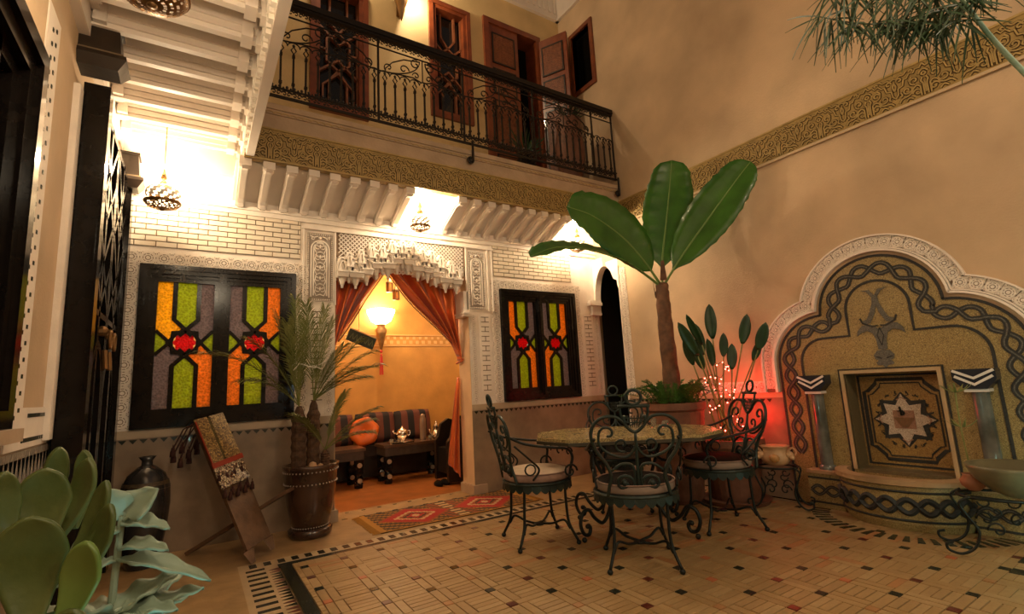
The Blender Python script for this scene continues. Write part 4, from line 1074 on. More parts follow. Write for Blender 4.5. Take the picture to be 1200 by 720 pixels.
poly_with_hole(lobes(0, 0), (-.31, .31, .33, 1.09), -.02, 0, MOS, 'mosaic_field', F)
M().ribbon(lobes(0, 0), .019, -.026, -.018).build('black_line', MOSDK, F)
# inner lobed line
def inner():
    R_ = [(.63, .28), (.63, 1.2)]+[(.43+.20*cos(PI/2*k/8), 1.2+.20*sin(PI/2*k/8)) for k in range(9)]+[(.22, 1.40), (.22, 1.58)]+[(.22*cos(PI/2*k/10), 1.60+.22*sin(PI/2*k/10)) for k in range(11)]
    return R_+[(-p[0], p[1]) for p in R_[-2::-1]]
M().ribbon(inner(), .019, -.026, -.018).build('black_line', MOSDK, F)
# white carved rim
q = M(); a, b = lobes(.04, .95), lobes(.165, .95)
q.ribbon(lobes(.045, .95), .016, -.045, 0, 0).ribbon(lobes(.165, .95), .012, -.04, 0, 0).ribbon(lobes(.105, .95), .11, -.012, 0, 1)
q.ribbon(lobes(.062, .95), .010, -.035, 0, 0)
q.build('carved_rim', [WHITE, CARVE], F)
pts = lobes(.112, .98, 20); L = 0; seg = []
for i in range(len(pts)-1):
    d = math.hypot(pts[i+1][0]-pts[i][0], pts[i+1][1]-pts[i][1]); seg.append((L, d)); L += d
n = round(L/.088)
for k in range(n):
    t = (k+.5)*L/n
    for i, (s0, d) in enumerate(seg):
        if s0 <= t <= s0+d:
            f = (t-s0)/d; x = pts[i][0]+(pts[i+1][0]-pts[i][0])*f; z = pts[i][1]+(pts[i+1][1]-pts[i][1])*f
            an = math.atan2(pts[i+1][1]-pts[i][1], pts[i+1][0]-pts[i][0]); break
    o = put('carved_tile', ROSS, F, (x, -.013, z)); o.rotation_euler = (0, -an, 0); o.scale = (1.15, 1, 1.15)
# guilloche braid
def braid(name, path, wl, amp, w_, y, parent, closed=False):
    q = M(); P = [Vector(p) for p in path]; L = [0]
    for i in range(len(P)-1): L.append(L[-1]+(P[i+1]-P[i]).length)
    T = L[-1]; N = int(T/.012); n = round(T/wl)
    def at_(s):
        for i in range(len(P)-1):
            if s <= L[i+1] or i == len(P)-2:
                f = (s-L[i])/max(1e-9, L[i+1]-L[i]); d = (P[i+1]-P[i]).normalized(); return P[i].lerp(P[i+1], f), Vector((-d.y, d.x))
    for ph in (0, PI):
        pts = []
        for k in range(N+1):
            s = T*k/N; p, nn = at_(s); pts.append(tuple(p+nn*amp*sin(PI*n*s/T+ph)))
        yy = y-(.001 if ph else 0)
        q.ribbon(pts, w_, yy-.004, y+.002, 0); q.ribbon(pts, w_*.24, yy-.0048, y+.001, 1)
    return q.build(name, [MOSDK, MOSGR], parent)
bp = []
for s in (1,):
    R_ = [(.74, .42), (.74, 1.2)]+[(.42+.32*cos(PI/2*k/8*.86), 1.2+.31*sin(PI/2*k/8*.86)) for k in range(1, 9)]+[(.37, 1.50), (.315, 1.56)]+[(.32*cos(PI/2*k/10), 1.60+.32*sin(PI/2*k/10)) for k in range(1, 11)]
    bp = R_+[(-p[0], p[1]) for p in R_[-2::-1]]
braid('guilloche', bp, .150, .043, .034, -.022, F)
# niche frame lines, niche walls and back panel
q = M().ribbon([(-.345, .30), (-.345, 1.125), (.345, 1.125), (.345, .30)], .013, -.027, -.018); q.build('black_line', MOSDK, F)
q = M()
for A in ((-.335, -.31, .33, 1.115), (.31, .335, .33, 1.115), (-.31, .31, 1.09, 1.115)): q.box(A[0], A[1], -.034, .02, A[2], A[3])
q.build('niche_frame', mat('pale stone', (.45, .33, .18), .5, var=.15), F)
q = M().box(-.325, -.305, -.01, .19, .31, 1.1).box(.305, .325, -.01, .19, .31, 1.1).box(-.305, .305, -.01, .19, 1.085, 1.105).box(-.305, .305, -.022, .19, .31, .337)
q.build('niche_lining', mosaic('olive mosaic', (.13, .115, .06), (.19, .16, .08), 110), F)
NB = .16
pnl = M().box(-.31, .31, NB, NB+.02, .33, 1.09).build('star_panel', mosaic('amber mosaic', (.46, .30, .10), (.34, .20, .06), 95, (.2, .12, .04)), F)
q = M().ribbon([(-.285, .36), (.285, .36), (.285, 1.065), (-.285, 1.065)], .022, NB-.004, NB, 0, True); q.build('panel_border', MOSDK, pnl)
def octo(a, b, c, e=.03): # rectangle with stepped corners
    return [(-a+c, -b), (a-c, -b), (a-c+e*.3, -b+e), (a-e, -b+c-e*.3), (a, -b+c), (a, b-c), (a-e, b-c+e*.3), (a-c+e*.3, b-e), (a-c, b), (-a+c, b), (-a+c-e*.3, b-e), (-a+e, b-c+e*.3), (-a, b-c), (-a, -b+c), (-a+e, -b+c-e*.3), (-a+c-e*.3, -b+e)]
zc = .715
q = M().ribbon([(p[0], p[1]+zc) for p in octo(.255, .315, .10)], .026, NB-.005, NB, 0, True).ribbon([(p[0], p[1]+zc) for p in octo(.225, .285, .095)], .010, NB-.006, NB, 0, True); q.build('panel_border', MOSDK, pnl)
def star_pts(R_, r_, n=8, off=PI/2): return [((R_ if k % 2 == 0 else r_)*cos(off+PI*k/n), zc+(R_ if k % 2 == 0 else r_)*sin(off+PI*k/n)) for k in range(2*n)]
M().prism(star_pts(.215, .158, 8), NB-.005, NB).build('star', MOSDK, pnl)
q = M()
for k in range(8):
    t = PI/2+2*PI*k/8
    R_ = .20 if k % 2 == 0 else .175
    tip = (R_*cos(t), zc+R_*sin(t)); a = (.118*cos(t+PI/8), zc+.118*sin(t+PI/8)); b = (.118*cos(t-PI/8), zc+.118*sin(t-PI/8))
    q.prism([tip, a, (0, zc), b], NB-.010, NB-.004)
q.build('star', MOSWH, pnl)
M().prism([(.10*cos(PI/4+PI/2*k), zc+.10*sin(PI/4+PI/2*k)) for k in range(4)], NB-.013, NB-.009).build('star_heart', MOSPK, pnl)
q = M()
for k in range(4):
    t = PI*k/2
    q.ribbon([(.155*cos(t-.22), zc+.155*sin(t-.22)), (.172*cos(t), zc+.172*sin(t)), (.155*cos(t+.22), zc+.155*sin(t+.22))], .008, NB-.0125, NB-.009)
q.build('star_line', MOSPK, pnl)
M().prism([(-.07, zc+.015), (.07, zc+.015), (.02, zc-.06), (-.02, zc-.06)], NB-.016, NB-.012).build('star_cup', mosaic('bronze mosaic', (.18, .07, .03), (.24, .11, .05), 110), pnl)
q = M().ribbon([(-.018, zc+.10), (-.012, zc+.06), (-.012, zc+.035)], .008, NB-.03, NB-.01).ribbon([(-.012+.022*(1-cos(t)) if False else -.012+.02*sin(t), zc+.05-.0+.016*cos(t)) for t in [PI*k/8 for k in range(9)]], .008, NB-.03, NB-.01).ribbon([(-.035, zc+.065), (.0, zc+.07)], .006, NB-.03, NB-.01)
q.build('water_spout', IRON, pnl)
q = M()
for sx in (-1, 1):
    for sz in (-1, 1):
        for k in range(5):
            an = PI/4+(k-2)*.28; r_ = .205+.012*(k % 2)
            c = (sx*r_*cos(an)*.85, zc+sz*r_*sin(an)*1.0); q.ribbon([c, (c[0]+sx*.022*cos(k*2), c[1]+sz*.026*sin(k*1.7+.5))], .010, NB-.004, NB)
            q.ribbon(spiral(c[0], c[1], .014, .003, k, k+4.5, 8), .006, NB-.004, NB)
q.build('leaf_sprays', MOSDK, pnl)
# urn ornament above the niche
q = M()
for s in (-1, 1):
    Z = lambda p: [(s*a, b) for a, b in p]
    q.prism(Z([(.095, 1.755), (.05, 1.735), (.02, 1.69), (.025, 1.64), (.05, 1.57), (.075, 1.52), (.12, 1.50), (.10, 1.475), (.055, 1.485), (.02, 1.55), (.0, 1.62), (.0, 1.70), (.03, 1.75)]), -.026, -.018, 0)
    q.prism(Z([(.0, 1.43), (.06, 1.475), (.12, 1.47), (.155, 1.43), (.165, 1.385), (.135, 1.41), (.09, 1.425), (.05, 1.40), (.035, 1.35), (.03, 1.27), (.0, 1.27)]), -.0265, -.018, 0)
    q.prism(Z([(0, 1.27), (.045, 1.26), (.07, 1.225), (.06, 1.195), (.04, 1.185), (.06, 1.165), (.05, 1.15), (.015, 1.145), (.0, 1.12)]), -.026, -.018, 0)
    q.ribbon(Z([(.01, 1.46), (.05, 1.455), (.11, 1.49), (.125, 1.53)]), .012, -.0275, -.018, 1); q.ribbon(Z([(.015, 1.20), (.055, 1.215)]), .010, -.0275, -.018, 1); q.ribbon(Z([(0, 1.30), (.022, 1.38), (.0, 1.44)]), .008, -.0275, -.018, 1)
q.build('urn_ornament', [MOSDK if False else MOSGR, MOSDK], F)
# engaged columns with chevron capitals
for s, nm in ((-1, 'right'), (1, 'left')):
    cx = -s*.535*(-1) if False else -s*.53
    col = M().lathe([(.048, .33), (.048, .93)], (cx, -.045, 0), 16).lathe([(.062, .30), (.062, .335), (.05, .345)], (cx, -.045, 0), 16).build('column', MARBLE, F, smooth=True)
    q = M().prism([(cx-.115, 1.09), (cx+.115, 1.09), (cx+.115, 1.02), (cx+.06, .955), (cx-.06, .955), (cx-.115, 1.02)], -.125, -.01, 0)
    q.ribbon([(cx-.108, 1.082), (cx, 1.028), (cx+.108, 1.082)], .017, -.132, -.12, 1); q.ribbon([(cx-.10, 1.043), (cx, .985), (cx+.10, 1.043)], .017, -.132, -.12, 1)
    q.box(cx-.065, cx+.065, -.115, 0, .935, .955, 1); q.build('chevron_capital', [CHEVD, CHEVW], F)
# base ledges, basin
for sx in (-1, 1):
    q = M(); a, b = sorted((sx*.40, sx*.66)); q.box(a, b, -.13, -.0, 0, .28, 0).box(a-.0, b+.0, -.145, 0, .28, .305, 1).box(a, b, -.134, -.13, .04, .055, 2).box(a, b, -.134, -.13, .235, .25, 2)
    q.build('side_plinth', [MOS, mat('stone coping', (.38, .26, .14), .4, var=.2), MOSDK], F)
    a2 = [(a+.02+k*(b-a-.04)/8, .145) for k in range(9)]; o = braid('guilloche', a2, .10, .036, .024, -.133, F)
def bas(r_, n=28, cy=.0): return [(-.43*r_*1.0*cos(PI*k/n), cy-.40*r_*sin(PI*k/n)**.8) for k in range(n+1)]
q = M(); O0, O1, I1 = bas(.96), bas(1.0), bas(.84); n = 28
def ringwall(A, za, B, zb2, mi=0):
    vs = [(p[0], p[1], za) for p in A]+[(p[0], p[1], zb2) for p in B]; k = len(A)
    q.add(vs, [(i, i+1, i+1+k, i+k) for i in range(k-1)], mi)
ringwall(bas(.90), 0, bas(.95), .05, 0); ringwall(bas(.95), .05, O0, .30, 0); ringwall(O0, .30, bas(1.03), .31, 1); ringwall(bas(1.03), .31, bas(1.03), .345, 1); ringwall(bas(1.03), .345, I1, .35, 1); ringwall(I1, .35, I1, .12, 1)
q.build('basin', [MOS, mat('stone coping', (.38, .26, .14), .4, var=.2)], F, smooth=False)
M().prismz([(p[0], p[1]) for p in bas(.83)], .11, .12).build('basin_floor', mat('wet clay', (.30, .12, .05), .15), F)
for z in (.075, .265):
    q = M(); q.tube([(p[0], p[1], z) for p in bas(.965 if z > .2 else .962)], .008, 4); q.build('black_line', MOSDK, F)
q = M()
for ph in (0, PI):
    pts = []
    for k in range(181):
        t = k/180; b = bas(.985, 180)[k]; pts.append((b[0], b[1]+.004, .17+.045*sin(t*PI*11+ph)))
    q.tube(pts, .019, 4, 0); q.tube([(p[0]*1.012, p[1]*1.012-.008, p[2]) for p in pts], .004, 4, 1)
q.build('guilloche', [MOSDK, MOSGR], F)

# ================================================================== WROUGHT IRON FURNITURE
def make_chair(dark):
    t = empty('iron_chair', (0, 0, 0))
    # local: front = +y, seat at z .42
    q = M().tube([(.235*cos(a), .225*sin(a), .425) for a in [2*PI*k/28 for k in range(28)]], .012, 6, closed=True)
    q.lathe([(.001, .418), (.225, .418)], n=28); q.build('seat_ring', IRONG, t)
    q = M(); N = 26
    for k in range(N):      # scalloped apron
        a0, a1 = 2*PI*k/N, 2*PI*(k+1)/N; vs = []
        for i in range(6):
            a = a0+(a1-a0)*i/5; vs.append((.237*cos(a), .227*sin(a), .425)); 
        for i in range(6):
            a = a0+(a1-a0)*i/5; vs.append((.242*cos(a), .232*sin(a), .392-.024*sin(PI*i/5)))
        q.add(vs, [(i, i+1, i+7, i+6) for i in range(5)])
    o = q.build('scalloped_apron', IRONG, t); s = o.modifiers.new('s', 'SOLIDIFY'); s.thickness = .004
    c = M().lathe([(.001, .43), (.21, .432), (.225, .445), (.227, .475), (.215, .492)], n=28, mi=1).lathe([(.215, .492), (.17, .506), (.001, .510)], n=28, mi=0)
    cu = c.build('seat_cushion', [CUSHDK if dark else CUSH, CUSHR if not dark else mat('beige cushion side', (.24, .18, .14), .8)], t, smooth=True)
    M().tube([(.228*cos(a), .228*sin(a), .492) for a in [2*PI*k/28 for k in range(28)]], .004, 4, closed=True).build('piping', CUSHR, cu)
    for sx in (-1, 1):
        for sy in (-1, 1):
            p = [(sx*.155, sy*.14, .42), (sx*.150, sy*.145, .28), (sx*.155, sy*.155, .14), (sx*.19, sy*.20, .02)]
            q = M().tube(bez(p, 5), .0095, 6).ball((sx*.19, sy*.20, .014), .017, 8); q.build('leg', IRON, t, smooth=True)
        p = [(sx*.16, .16, .10), (sx*.13, .13, .155), (sx*.07, .07, .125), (0, 0, .115), (sx*.07, -.07, .125), (sx*.13, -.13, .155), (sx*.16, -.16, .10)]
        M().tube(bez(p, 5), .008, 6).build('stretcher', IRON, t, smooth=True)
    M().lathe([(.001, .105), (.035, .108), (.035, .118), (.001, .122)], n=12).build('medallion', IRON, t)
    # back, leaning
    def B(p): return (p[0], -.195-(p[1]-.42)*.20+.10*p[0]*p[0]*2, p[1])
    def bt(q, pts, r_=.0085, cr=True):
        pts = [(a, b, 0) for a, b in pts]
        P_ = [(v[0], v[1]) for v in (bez(pts, 5) if cr else [Vector(x) for x in pts])]
        q.tube([B(x) for x in P_], r_, 6)
    q = M()
    for s in (-1, 1):
        Z = lambda p: [(s*a, b) for a, b in p]
        bt(q, Z([(.05, .855), (.10, .895), (.17, .895), (.225, .85), (.24, .78), (.215, .70), (.165, .62), (.145, .55), (.16, .48), (.17, .43)]), .0105)
    q.build('back_frame', IRONG, t, smooth=True)
    for s in (-1, 1):
        Z = lambda p: [(s*a, b) for a, b in p]
        q = M(); bt(q, Z(spiral(.15, .80, .05, .012, -PI*.1, PI*1.6)), .008, False); bt(q, Z([(.20, .795), (.195, .73), (.14, .68), (.06, .66), (.015, .70), (0, .74)]), .008)
        bt(q, Z(spiral(.075, .735, .045, .01, -PI*.6, PI*1.4)), .007, False)
        q.build('back_scroll', IRONG, t, smooth=True)
        q = M(); bt(q, Z(spiral(.075, .505, .06, .014, PI*1.2, -PI*1.1)), .009, False); q.ball(B((s*.075, .51)), .02, 8); bt(q, Z([(.02, .47), (.02, .60), (.08, .62), (.14, .58)]), .008)
        q.build('back_scroll', IRONG, t, smooth=True)
    q = M(); bt(q, [(0, .42), (0, .60), (0, .80)], .009); bt(q, [(-.055, .90), (-.052, .85), (0, .805), (.052, .85), (.055, .90)], .0105)
    bt(q, [(-.085, .955), (.085, .955)], .011, False)
    for s in (-1, 1): bt(q, [(s*.075, .95), (s*.07, .90), (s*.045, .86)], .008)
    q.tube([B((.042*cos(a), 1.005+.042*sin(a))) for a in [2*PI*k/18 for k in range(18)]], .0095, 6, closed=True)
    q.build('back_finial', IRONG, t, smooth=True)
    q = M()
    for k in range(5):
        bt(q, [(-.035+k*.0175, .90), (-.02+k*.01, .83)], .003, False)
    bt(q, [(-.045, .885), (.045, .885)], .004, False); bt(q, [(-.04, .86), (.04, .86)], .004, False); q.build('back_mesh', IRONG, t)
    for s in (-1, 1):
        q = M(); P_ = [(s*.225, -.27, .77), (s*.26, -.15, .71), (s*.27, .02, .675), (s*.255, .13, .655), (s*.235, .175, .60), (s*.225, .165, .53), (s*.215, .15, .44)]
        q.tube(bez(P_, 6), .0095, 6)
        q.tube([(s*.235, .155+.05*cos(a)*(1-i/22), .50+.05*sin(a)*(1-i/22)) for i, a in enumerate([PI*2.4*k/16 for k in range(17)])], .007, 6)
        q.tube(bez([(s*.24, -.22, .70), (s*.25, -.12, .60), (s*.235, -.06, .53), (s*.225, -.10, .46)], 6), .007, 6)
        q.tube([(s*.24, -.12+.035*cos(a), .535+.035*sin(a)) for a in [PI*2*k/12 for k in range(13)]], .006, 5)
        q.build('arm', IRON, t, smooth=True)
    return t
chairs = [((2.20, 3.17), radians(-106), 'wrought iron chair with pale cushion at the left end of the table', False),
          ((2.43, 2.39), radians(-40), 'wrought iron chair nearest the camera, seen from behind, dark striped cushion', True),
          ((3.45, 2.50), radians(62), 'wrought iron chair at the right end of the table, dark cushion, by the fountain', True),
          ((3.33, 3.42), radians(140), 'wrought iron chair behind the table, mostly hidden, facing the camera', True)]
p0 = make_chair(False); p1 = make_chair(True); used = False
for k, ((x, y), rz, lab, dk) in enumerate(chairs):
    o = p0 if k == 0 else (p1 if k == 1 else copy_tree(p1))
    o.location = (x, y, 0); o.rotation_euler = (0, 0, rz); o.scale = (1.10, 1.10, 1.03); tag(o, 'chair', lab, 'wrought iron chairs around the table')
# table
tb = empty('garden_table', (2.90, 2.90, 0), radians(-37), cat='table', label='octagonal stone topped dining table on scrolled wrought iron base')
oc = [(-.70, -.20), (-.47, -.44), (.46, -.44), (.68, -.20), (.68, .20), (.46, .44), (-.47, .44), (-.70, .20)]
M().prismz(oc, .712, .735).build('tabletop', TABLESTONE, tb)
M().prismz([(a*1.008, b*1.012) for a, b in oc], .69, .713).build('table_rim', mat('dark stone edge', (.05, .045, .03), .3), tb)
q = M(); q.tube([(a*.82, b*.78, .68) for a, b in oc], .011, 6, closed=True)
for k in range(8):
    a, b = oc[k], oc[(k+1) % 8]; mx, my = (a[0]+b[0])/2*.86, (a[1]+b[1])/2*.84; d = Vector((b[0]-a[0], b[1]-a[1], 0)).normalized()
    for s in (-1, 1): q.tube([(mx+d.x*(s*.05+.035*cos(t)*(1-t/9)), my+d.y*(s*.05+.035*cos(t)*(1-t/9)), .64+.035*sin(t)*(1-t/9)) for t in [4.5*k2/10 for k2 in range(11)]], .006, 5)
q.build('apron_scrolls', IRON, tb, smooth=True)
for sx in (-1, 1):
    for sy in (-1, 1):
        dv = Vector((sx*.80, sy*.60)); dv.normalize()
        prof_ = [(.36, .69), (.35, .60), (.30, .50), (.235, .38), (.21, .26), (.24, .16), (.30, .105), (.37, .15), (.42, .215), (.475, .20), (.50, .13), (.475, .06), (.43, .05), (.415, .09), (.435, .115)]
        q = M(); P_ = bez([(a*dv.x*1.05, a*dv.y*1.05, z) for a, z in prof_], 5); q.tube(P_, .0135, 7); q.ball((.475*dv.x*1.05, .475*dv.y*1.05, .02), .02, 8, sz=1).ball((.44*dv.x*1.05, .44*dv.y*1.05, .105), .018, 8)
        q.tube([((.30+.07*cos(t))*dv.x, (.30+.07*cos(t))*dv.y, .60+.07*sin(t)) for t in [PI*2.0*k/14 for k in range(15)]], .011, 6)
        q.build('table_leg', IRON, tb, smooth=True)
q = M()
for sx in (-1, 1):
    q.tube(bez([(sx*.17, -.15, .27), (sx*.05, -.05, .31), (0, 0, .315), (-sx*.05, .05, .31), (-sx*.17, .15, .27)], 6), .011, 6)
    q.tube(bez([(sx*.19, -.15, .26), (sx*.19, 0, .30), (sx*.19, .15, .26)], 6), .010, 6)
for sy in (-1, 1): q.tube(bez([(-.19, sy*.15, .26), (0, sy*.13, .30), (.19, sy*.15, .26)], 6), .010, 6)
q.build('stretchers', IRON, tb, smooth=True)
for k, (x, y, h) in enumerate(((3.26, 2.93, .07), (3.34, 2.87, .05), (3.27, 2.82, .045))):
    gl = M().lathe([(.02, 0), (.026, h), (.024, h), (.016, .006), (.001, .006)], n=12)
    thing1('table_glass', 'glass', ('tall clear glass on the garden table, the back one of three', 'small clear glass on the garden table, the right one of three', 'small clear glass on the garden table, the front one of three')[k], (x, y, .735), gl, mat('clear glass', (.9, .85, .75), .03, trans=.9), group='glasses on the garden table')

# ================================================================== RUG
nx, ny = 92, 30; q = M(); RX, RY, RXB, RYB = 1.33, 4.18, 2.92, 4.86
cols = [mat('rug umber', (.11, .06, .022), .95, bump=.5, bscale=90), mat('rug crimson', (.40, .022, .018), .95, bump=.5, bscale=90), mat('rug cream', (.55, .38, .20), .95), mat('rug mustard', (.42, .20, .03), .95), mat('rug charcoal', (.04, .025, .016), .95), mat('rug rust', (.30, .07, .02), .95)]
def rugcol(i, j):
    u, v = (i+.5)/nx, (j+.5)/ny
    if u < .035: return 3
    if u > .965: return 3
    if v < .04 or v > .96: return 3 if v < .04 else 4
    for c in (.27, .73):
        d = abs(u-c)/.20+abs(v-.5)/.42
        if d < 1.0:
            k = d
            if k < .16: return 2
            if k < .30: return 1
            if k < .40: return 4
            if k < .52: return 5
            if k < .66: return 2
            if k < .80: return 1
            return 1
        if d < 1.12: return 5
    if abs(u-.5) < .03: return 2 if (j//2) % 2 else 0
    if abs(u-.5) < .10 and abs(v-.5) < .46: return 5 if (i+j//2) % 4 < 2 else 0
    return (0, 4, 0, 3)[(i//2+j) % 4]
for i in range(nx):
    for j in range(ny):
        x0, x1 = RX+(RXB-RX)*i/nx, RX+(RXB-RX)*(i+1)/nx; y0, y1 = RY+(RYB-RY)*j/ny, RY+(RYB-RY)*(j+1)/ny
        q.add([(x0, y0, .008), (x1, y0, .008), (x1, y1, .008), (x0, y1, .008)], [(0, 1, 2, 3)], rugcol(i, j))
q.box(RX, RXB, RY, RYB, .0, .0075, 0)
rug = empty('kilim_rug', (0, 0, 0), cat='rug', label='red kilim runner with two cream diamonds before the salon opening')
q.build('weave', cols, rug)
q = M(); 
for k in range(60):
    y = RY+(RYB-RY)*k/60+.005; q.bar((RX, y, .006), (RX-.05-.02*random.random(), y+random.uniform(-.01, .01), .003), .006, .004); q.bar((RXB, y, .006), (RXB+.05, y, .003), .006, .004)
q.build('fringe', cols[3], rug, kind='stuff')

# ================================================================== POTS AND PLANTS
def rot_to(d):
    return Vector(d).normalized()
def blade(q, base, tip, w_, nrm, droop=0, fold=.15, n=8, mi=0, wav=0, shape='oval', th=.0):
    """leaf surface from base to tip, width w_, with normal nrm; drooping arc in z"""
    b, t = Vector(base), Vector(tip); d = t-b; side = d.cross(Vector(nrm)).normalized(); up_ = side.cross(d).normalized(); L = d.length
    vs = []; 
    for i in range(n+1):
        s = i/n; c = b+d*s+Vector((0, 0, 1))*droop*L*4*s*(1-s)
        if shape == 'oval': ww = w_/2*(sin(PI*min(1, s*.97+.03))**.6)*(1 if s < .98 else .2)
        elif shape == 'lance': ww = w_/2*sin(PI*min(1, .06+s*.94))**.8*(1-.3*s)
        else: ww = w_/2*min(1, (s*1.5+.12)**.6)*(1-max(0, (s-.8)/.2)**2.2)**.5
        ww = max(ww, .0008)
        wv = wav*sin(s*19+wav*100)
        vs += [c-side*ww+up_*(fold*ww+wv), c-side*ww*.5+up_*(fold*ww*.35), c, c+side*ww*.5+up_*(fold*ww*.35), c+side*ww+up_*(fold*ww-wv)]
    fs = []
    for i in range(n):
        for k in range(4): fs.append((i*5+k, i*5+k+1, (i+1)*5+k+1, (i+1)*5+k))
    q.add(vs, fs, mi); return q
def thick(o, t=.003): s = o.modifiers.new('s', 'SOLIDIFY'); s.thickness = t; return o

# --- potted banana tree
BX, BY = 3.86, 3.20
ban = empty('banana_tree', (BX, BY, 0), cat='tree', label='tall banana tree with four big green leaves in the corner pot')
q = M(); ps = bez([(0, 0, .55), (.01, 0, 1.0), (0, 0, 1.5), (0, 0, 1.9), (.01, 0, 2.06)], 6)
q.tube(ps, [.085-.03*i/(len(ps)-1)+.004*(i % 3) for i in range(len(ps))], 14); 
for k in range(9):
    z = .8+k*.16; a = k*2.1; q.add([(.075*cos(a-.5), .075*sin(a-.5), z), (.075*cos(a+.5), .075*sin(a+.5), z), (.08*cos(a+.2), .08*sin(a+.2), z+.2), (.085*cos(a-.2), .085*sin(a-.2), z+.19)], [(0, 1, 2, 3)])
q.build('trunk', TRUNK, ban, smooth=True)
VIEW = Vector((-.72, -.69, -.05))
def bleaf(mid, wd, name='leaf', nrm=None, wav=.006, seed=0):
    """mid: world polyline from crown to tip (petiole then blade)"""
    P_ = bez(mid, 8); n = len(P_); q = M(); L = [0]
    for i in range(n-1): L.append(L[-1]+(P_[i+1]-P_[i]).length)
    T = L[-1]; vs = []; rnd = random.Random(seed)
    st = .16
    for i in range(n):
        s = L[i]/T; d = (P_[min(n-1, i+1)]-P_[max(0, i-1)]).normalized(); side = d.cross(nrm or VIEW).normalized(); up_ = side.cross(d)
        u = max(0, (s-st)/(1-st)); ww = wd/2*(max(0, sin(PI*min(1, u*.93+.0))))**.55 if u > 0 else .006
        if u > .82: ww = wd/2*(sin(PI*.93*.82)**.55)*math.sqrt(max(0, 1-((u-.82)/.18)**2))
        ww = max(ww, .006); c = P_[i]
        for k in (-1, -.66, -.33, 0, .33, .66, 1):
            w2 = ww*(1+(.03*sin(i*2.7+k) if abs(k) == 1 else 0)); vs.append(c+side*w2*k+up_*(.16*abs(k)*ww+(wav*sin(i*2.2+k*2) if abs(k) > .5 else 0)))
    fs = [(i*7+k, i*7+k+1, (i+1)*7+k+1, (i+1)*7+k) for i in range(n-1) for k in range(6)]
    q.add([v-Vector((BX, BY, 0)) for v in vs], fs)
    o = thick(q.build(name, LEAF, ban, smooth=True), .004)
    M().tube([p-Vector((BX, BY, 0))-VIEW*.0 for p in P_], .014, 6, r1=.004).build('midrib', LEAFRIB, o, smooth=True)
    return o
CR = (3.87, 3.20, 2.02)
bleaf([CR, (3.91, 3.20, 2.30), (4.02, 3.20, 2.68), (4.12, 3.18, 3.10), (4.15, 3.14, 3.40)], .50, seed=1)
bleaf([CR, (3.70, 3.22, 2.24), (3.46, 3.26, 2.49), (3.12, 3.30, 2.68), (2.82, 3.32, 2.74)], .50, seed=2, nrm=Vector((-.5, -.8, .15)))
bleaf([CR, (3.62, 3.22, 2.16), (3.36, 3.24, 2.27), (3.00, 3.26, 2.33), (2.62, 3.24, 2.31), (2.30, 3.22, 2.19)], .30, seed=3, nrm=Vector((-.25, -.45, .72)))
bleaf([CR, (4.02, 3.02, 2.34), (4.20, 2.78, 2.70), (4.33, 2.55, 3.00), (4.38, 2.43, 3.13)], .46, seed=4, nrm=Vector((-.85, -.45, .1)))
pb = empty('banana_pot', (BX, BY, 0), cat='pot', label='large dark clay pot under the banana tree')
M().lathe([(.17, 0), (.19, .04), (.25, .6), (.27, .82), (.29, .84), (.29, .90), (.26, .90), (.25, .85), (.001, .85)], n=26).build('pot_body', CLAY, pb, smooth=False)
fern = empty('fern', (BX, BY, .88), cat='plant', label='bushy feathery fern filling the pot around the banana trunk')
for k in range(96):
    a = random.uniform(0, 2*PI); r_ = random.uniform(.06, .22); l = random.uniform(.28, .52); q = M()
    b0 = Vector((r_*cos(a), r_*sin(a), 0)); d = Vector((cos(a)*random.uniform(.3, 1), sin(a)*random.uniform(.3, 1), random.uniform(.9, 2.2))).normalized()
    pts = [b0+d*l*s-Vector((0, 0, 1))*l*.5*s*s for s in (0, .2, .4, .6, .8, 1)]; q.tube(pts, .003, 3)
    for i, s in enumerate([j/13 for j in range(1, 14)]):
        c = b0+d*l*s-Vector((0, 0, 1))*l*.5*s*s; sd = d.cross(Vector((0, 0, 1))).normalized(); le = .05*(1-s*.6)
        for sg in (-1, 1):
            e = c+sd*sg*le+d*le*.5+Vector((0, 0, random.uniform(-.02, .02))); q.add([c, c+d*.012, e], [(0, 1, 2)])
            e2 = c+sd*sg*le*.6+Vector((0, 0, le*.6)); q.add([c, c+d*.010, e2], [(0, 1, 2)])
    q.build('frond', FERN, fern)

# --- bird of paradise with fairy lights
PXB, PYB = 4.17, 2.86
pbp = empty('clay_planter', (PXB, PYB, 0), cat='pot', label='broad brown clay planter below the red lit plant')
M().lathe([(.20, 0), (.21, .05), (.26, .45), (.29, .50), (.29, .56), (.25, .56), (.25, .50), (.001, .5)], n=24).build('pot_body', CLAY, pbp)
M().lathe([(.001, 0), (.27, 0), (.30, .04), (.28, .04), (.001, .02)], n=24).build('saucer', CLAY, pbp)
bop = empty('bird_of_paradise', (PXB, PYB, .5), cat='plant', label='bird of paradise plant with upright paddle leaves, glowing red')
paddles = [((-.55, .0, 1.12), .34, .10), ((-.40, .02, 1.20), .30, .07), ((-.43, .05, .98), .26, .08), ((-.24, .05, 1.12), .30, .09), ((.0, .05, 1.32), .34, .11), ((.12, -.25, 1.18), .28, .10), ((.12, -.42, 1.08), .26, .10),
           ((-.12, .03, .98), .26, .09), ((.06, -.10, .92), .24, .09), ((-.30, .05, .92), .24, .08), ((-.05, -.1, 1.02), .22, .08), ((.15, -.33, .93), .2, .07)]
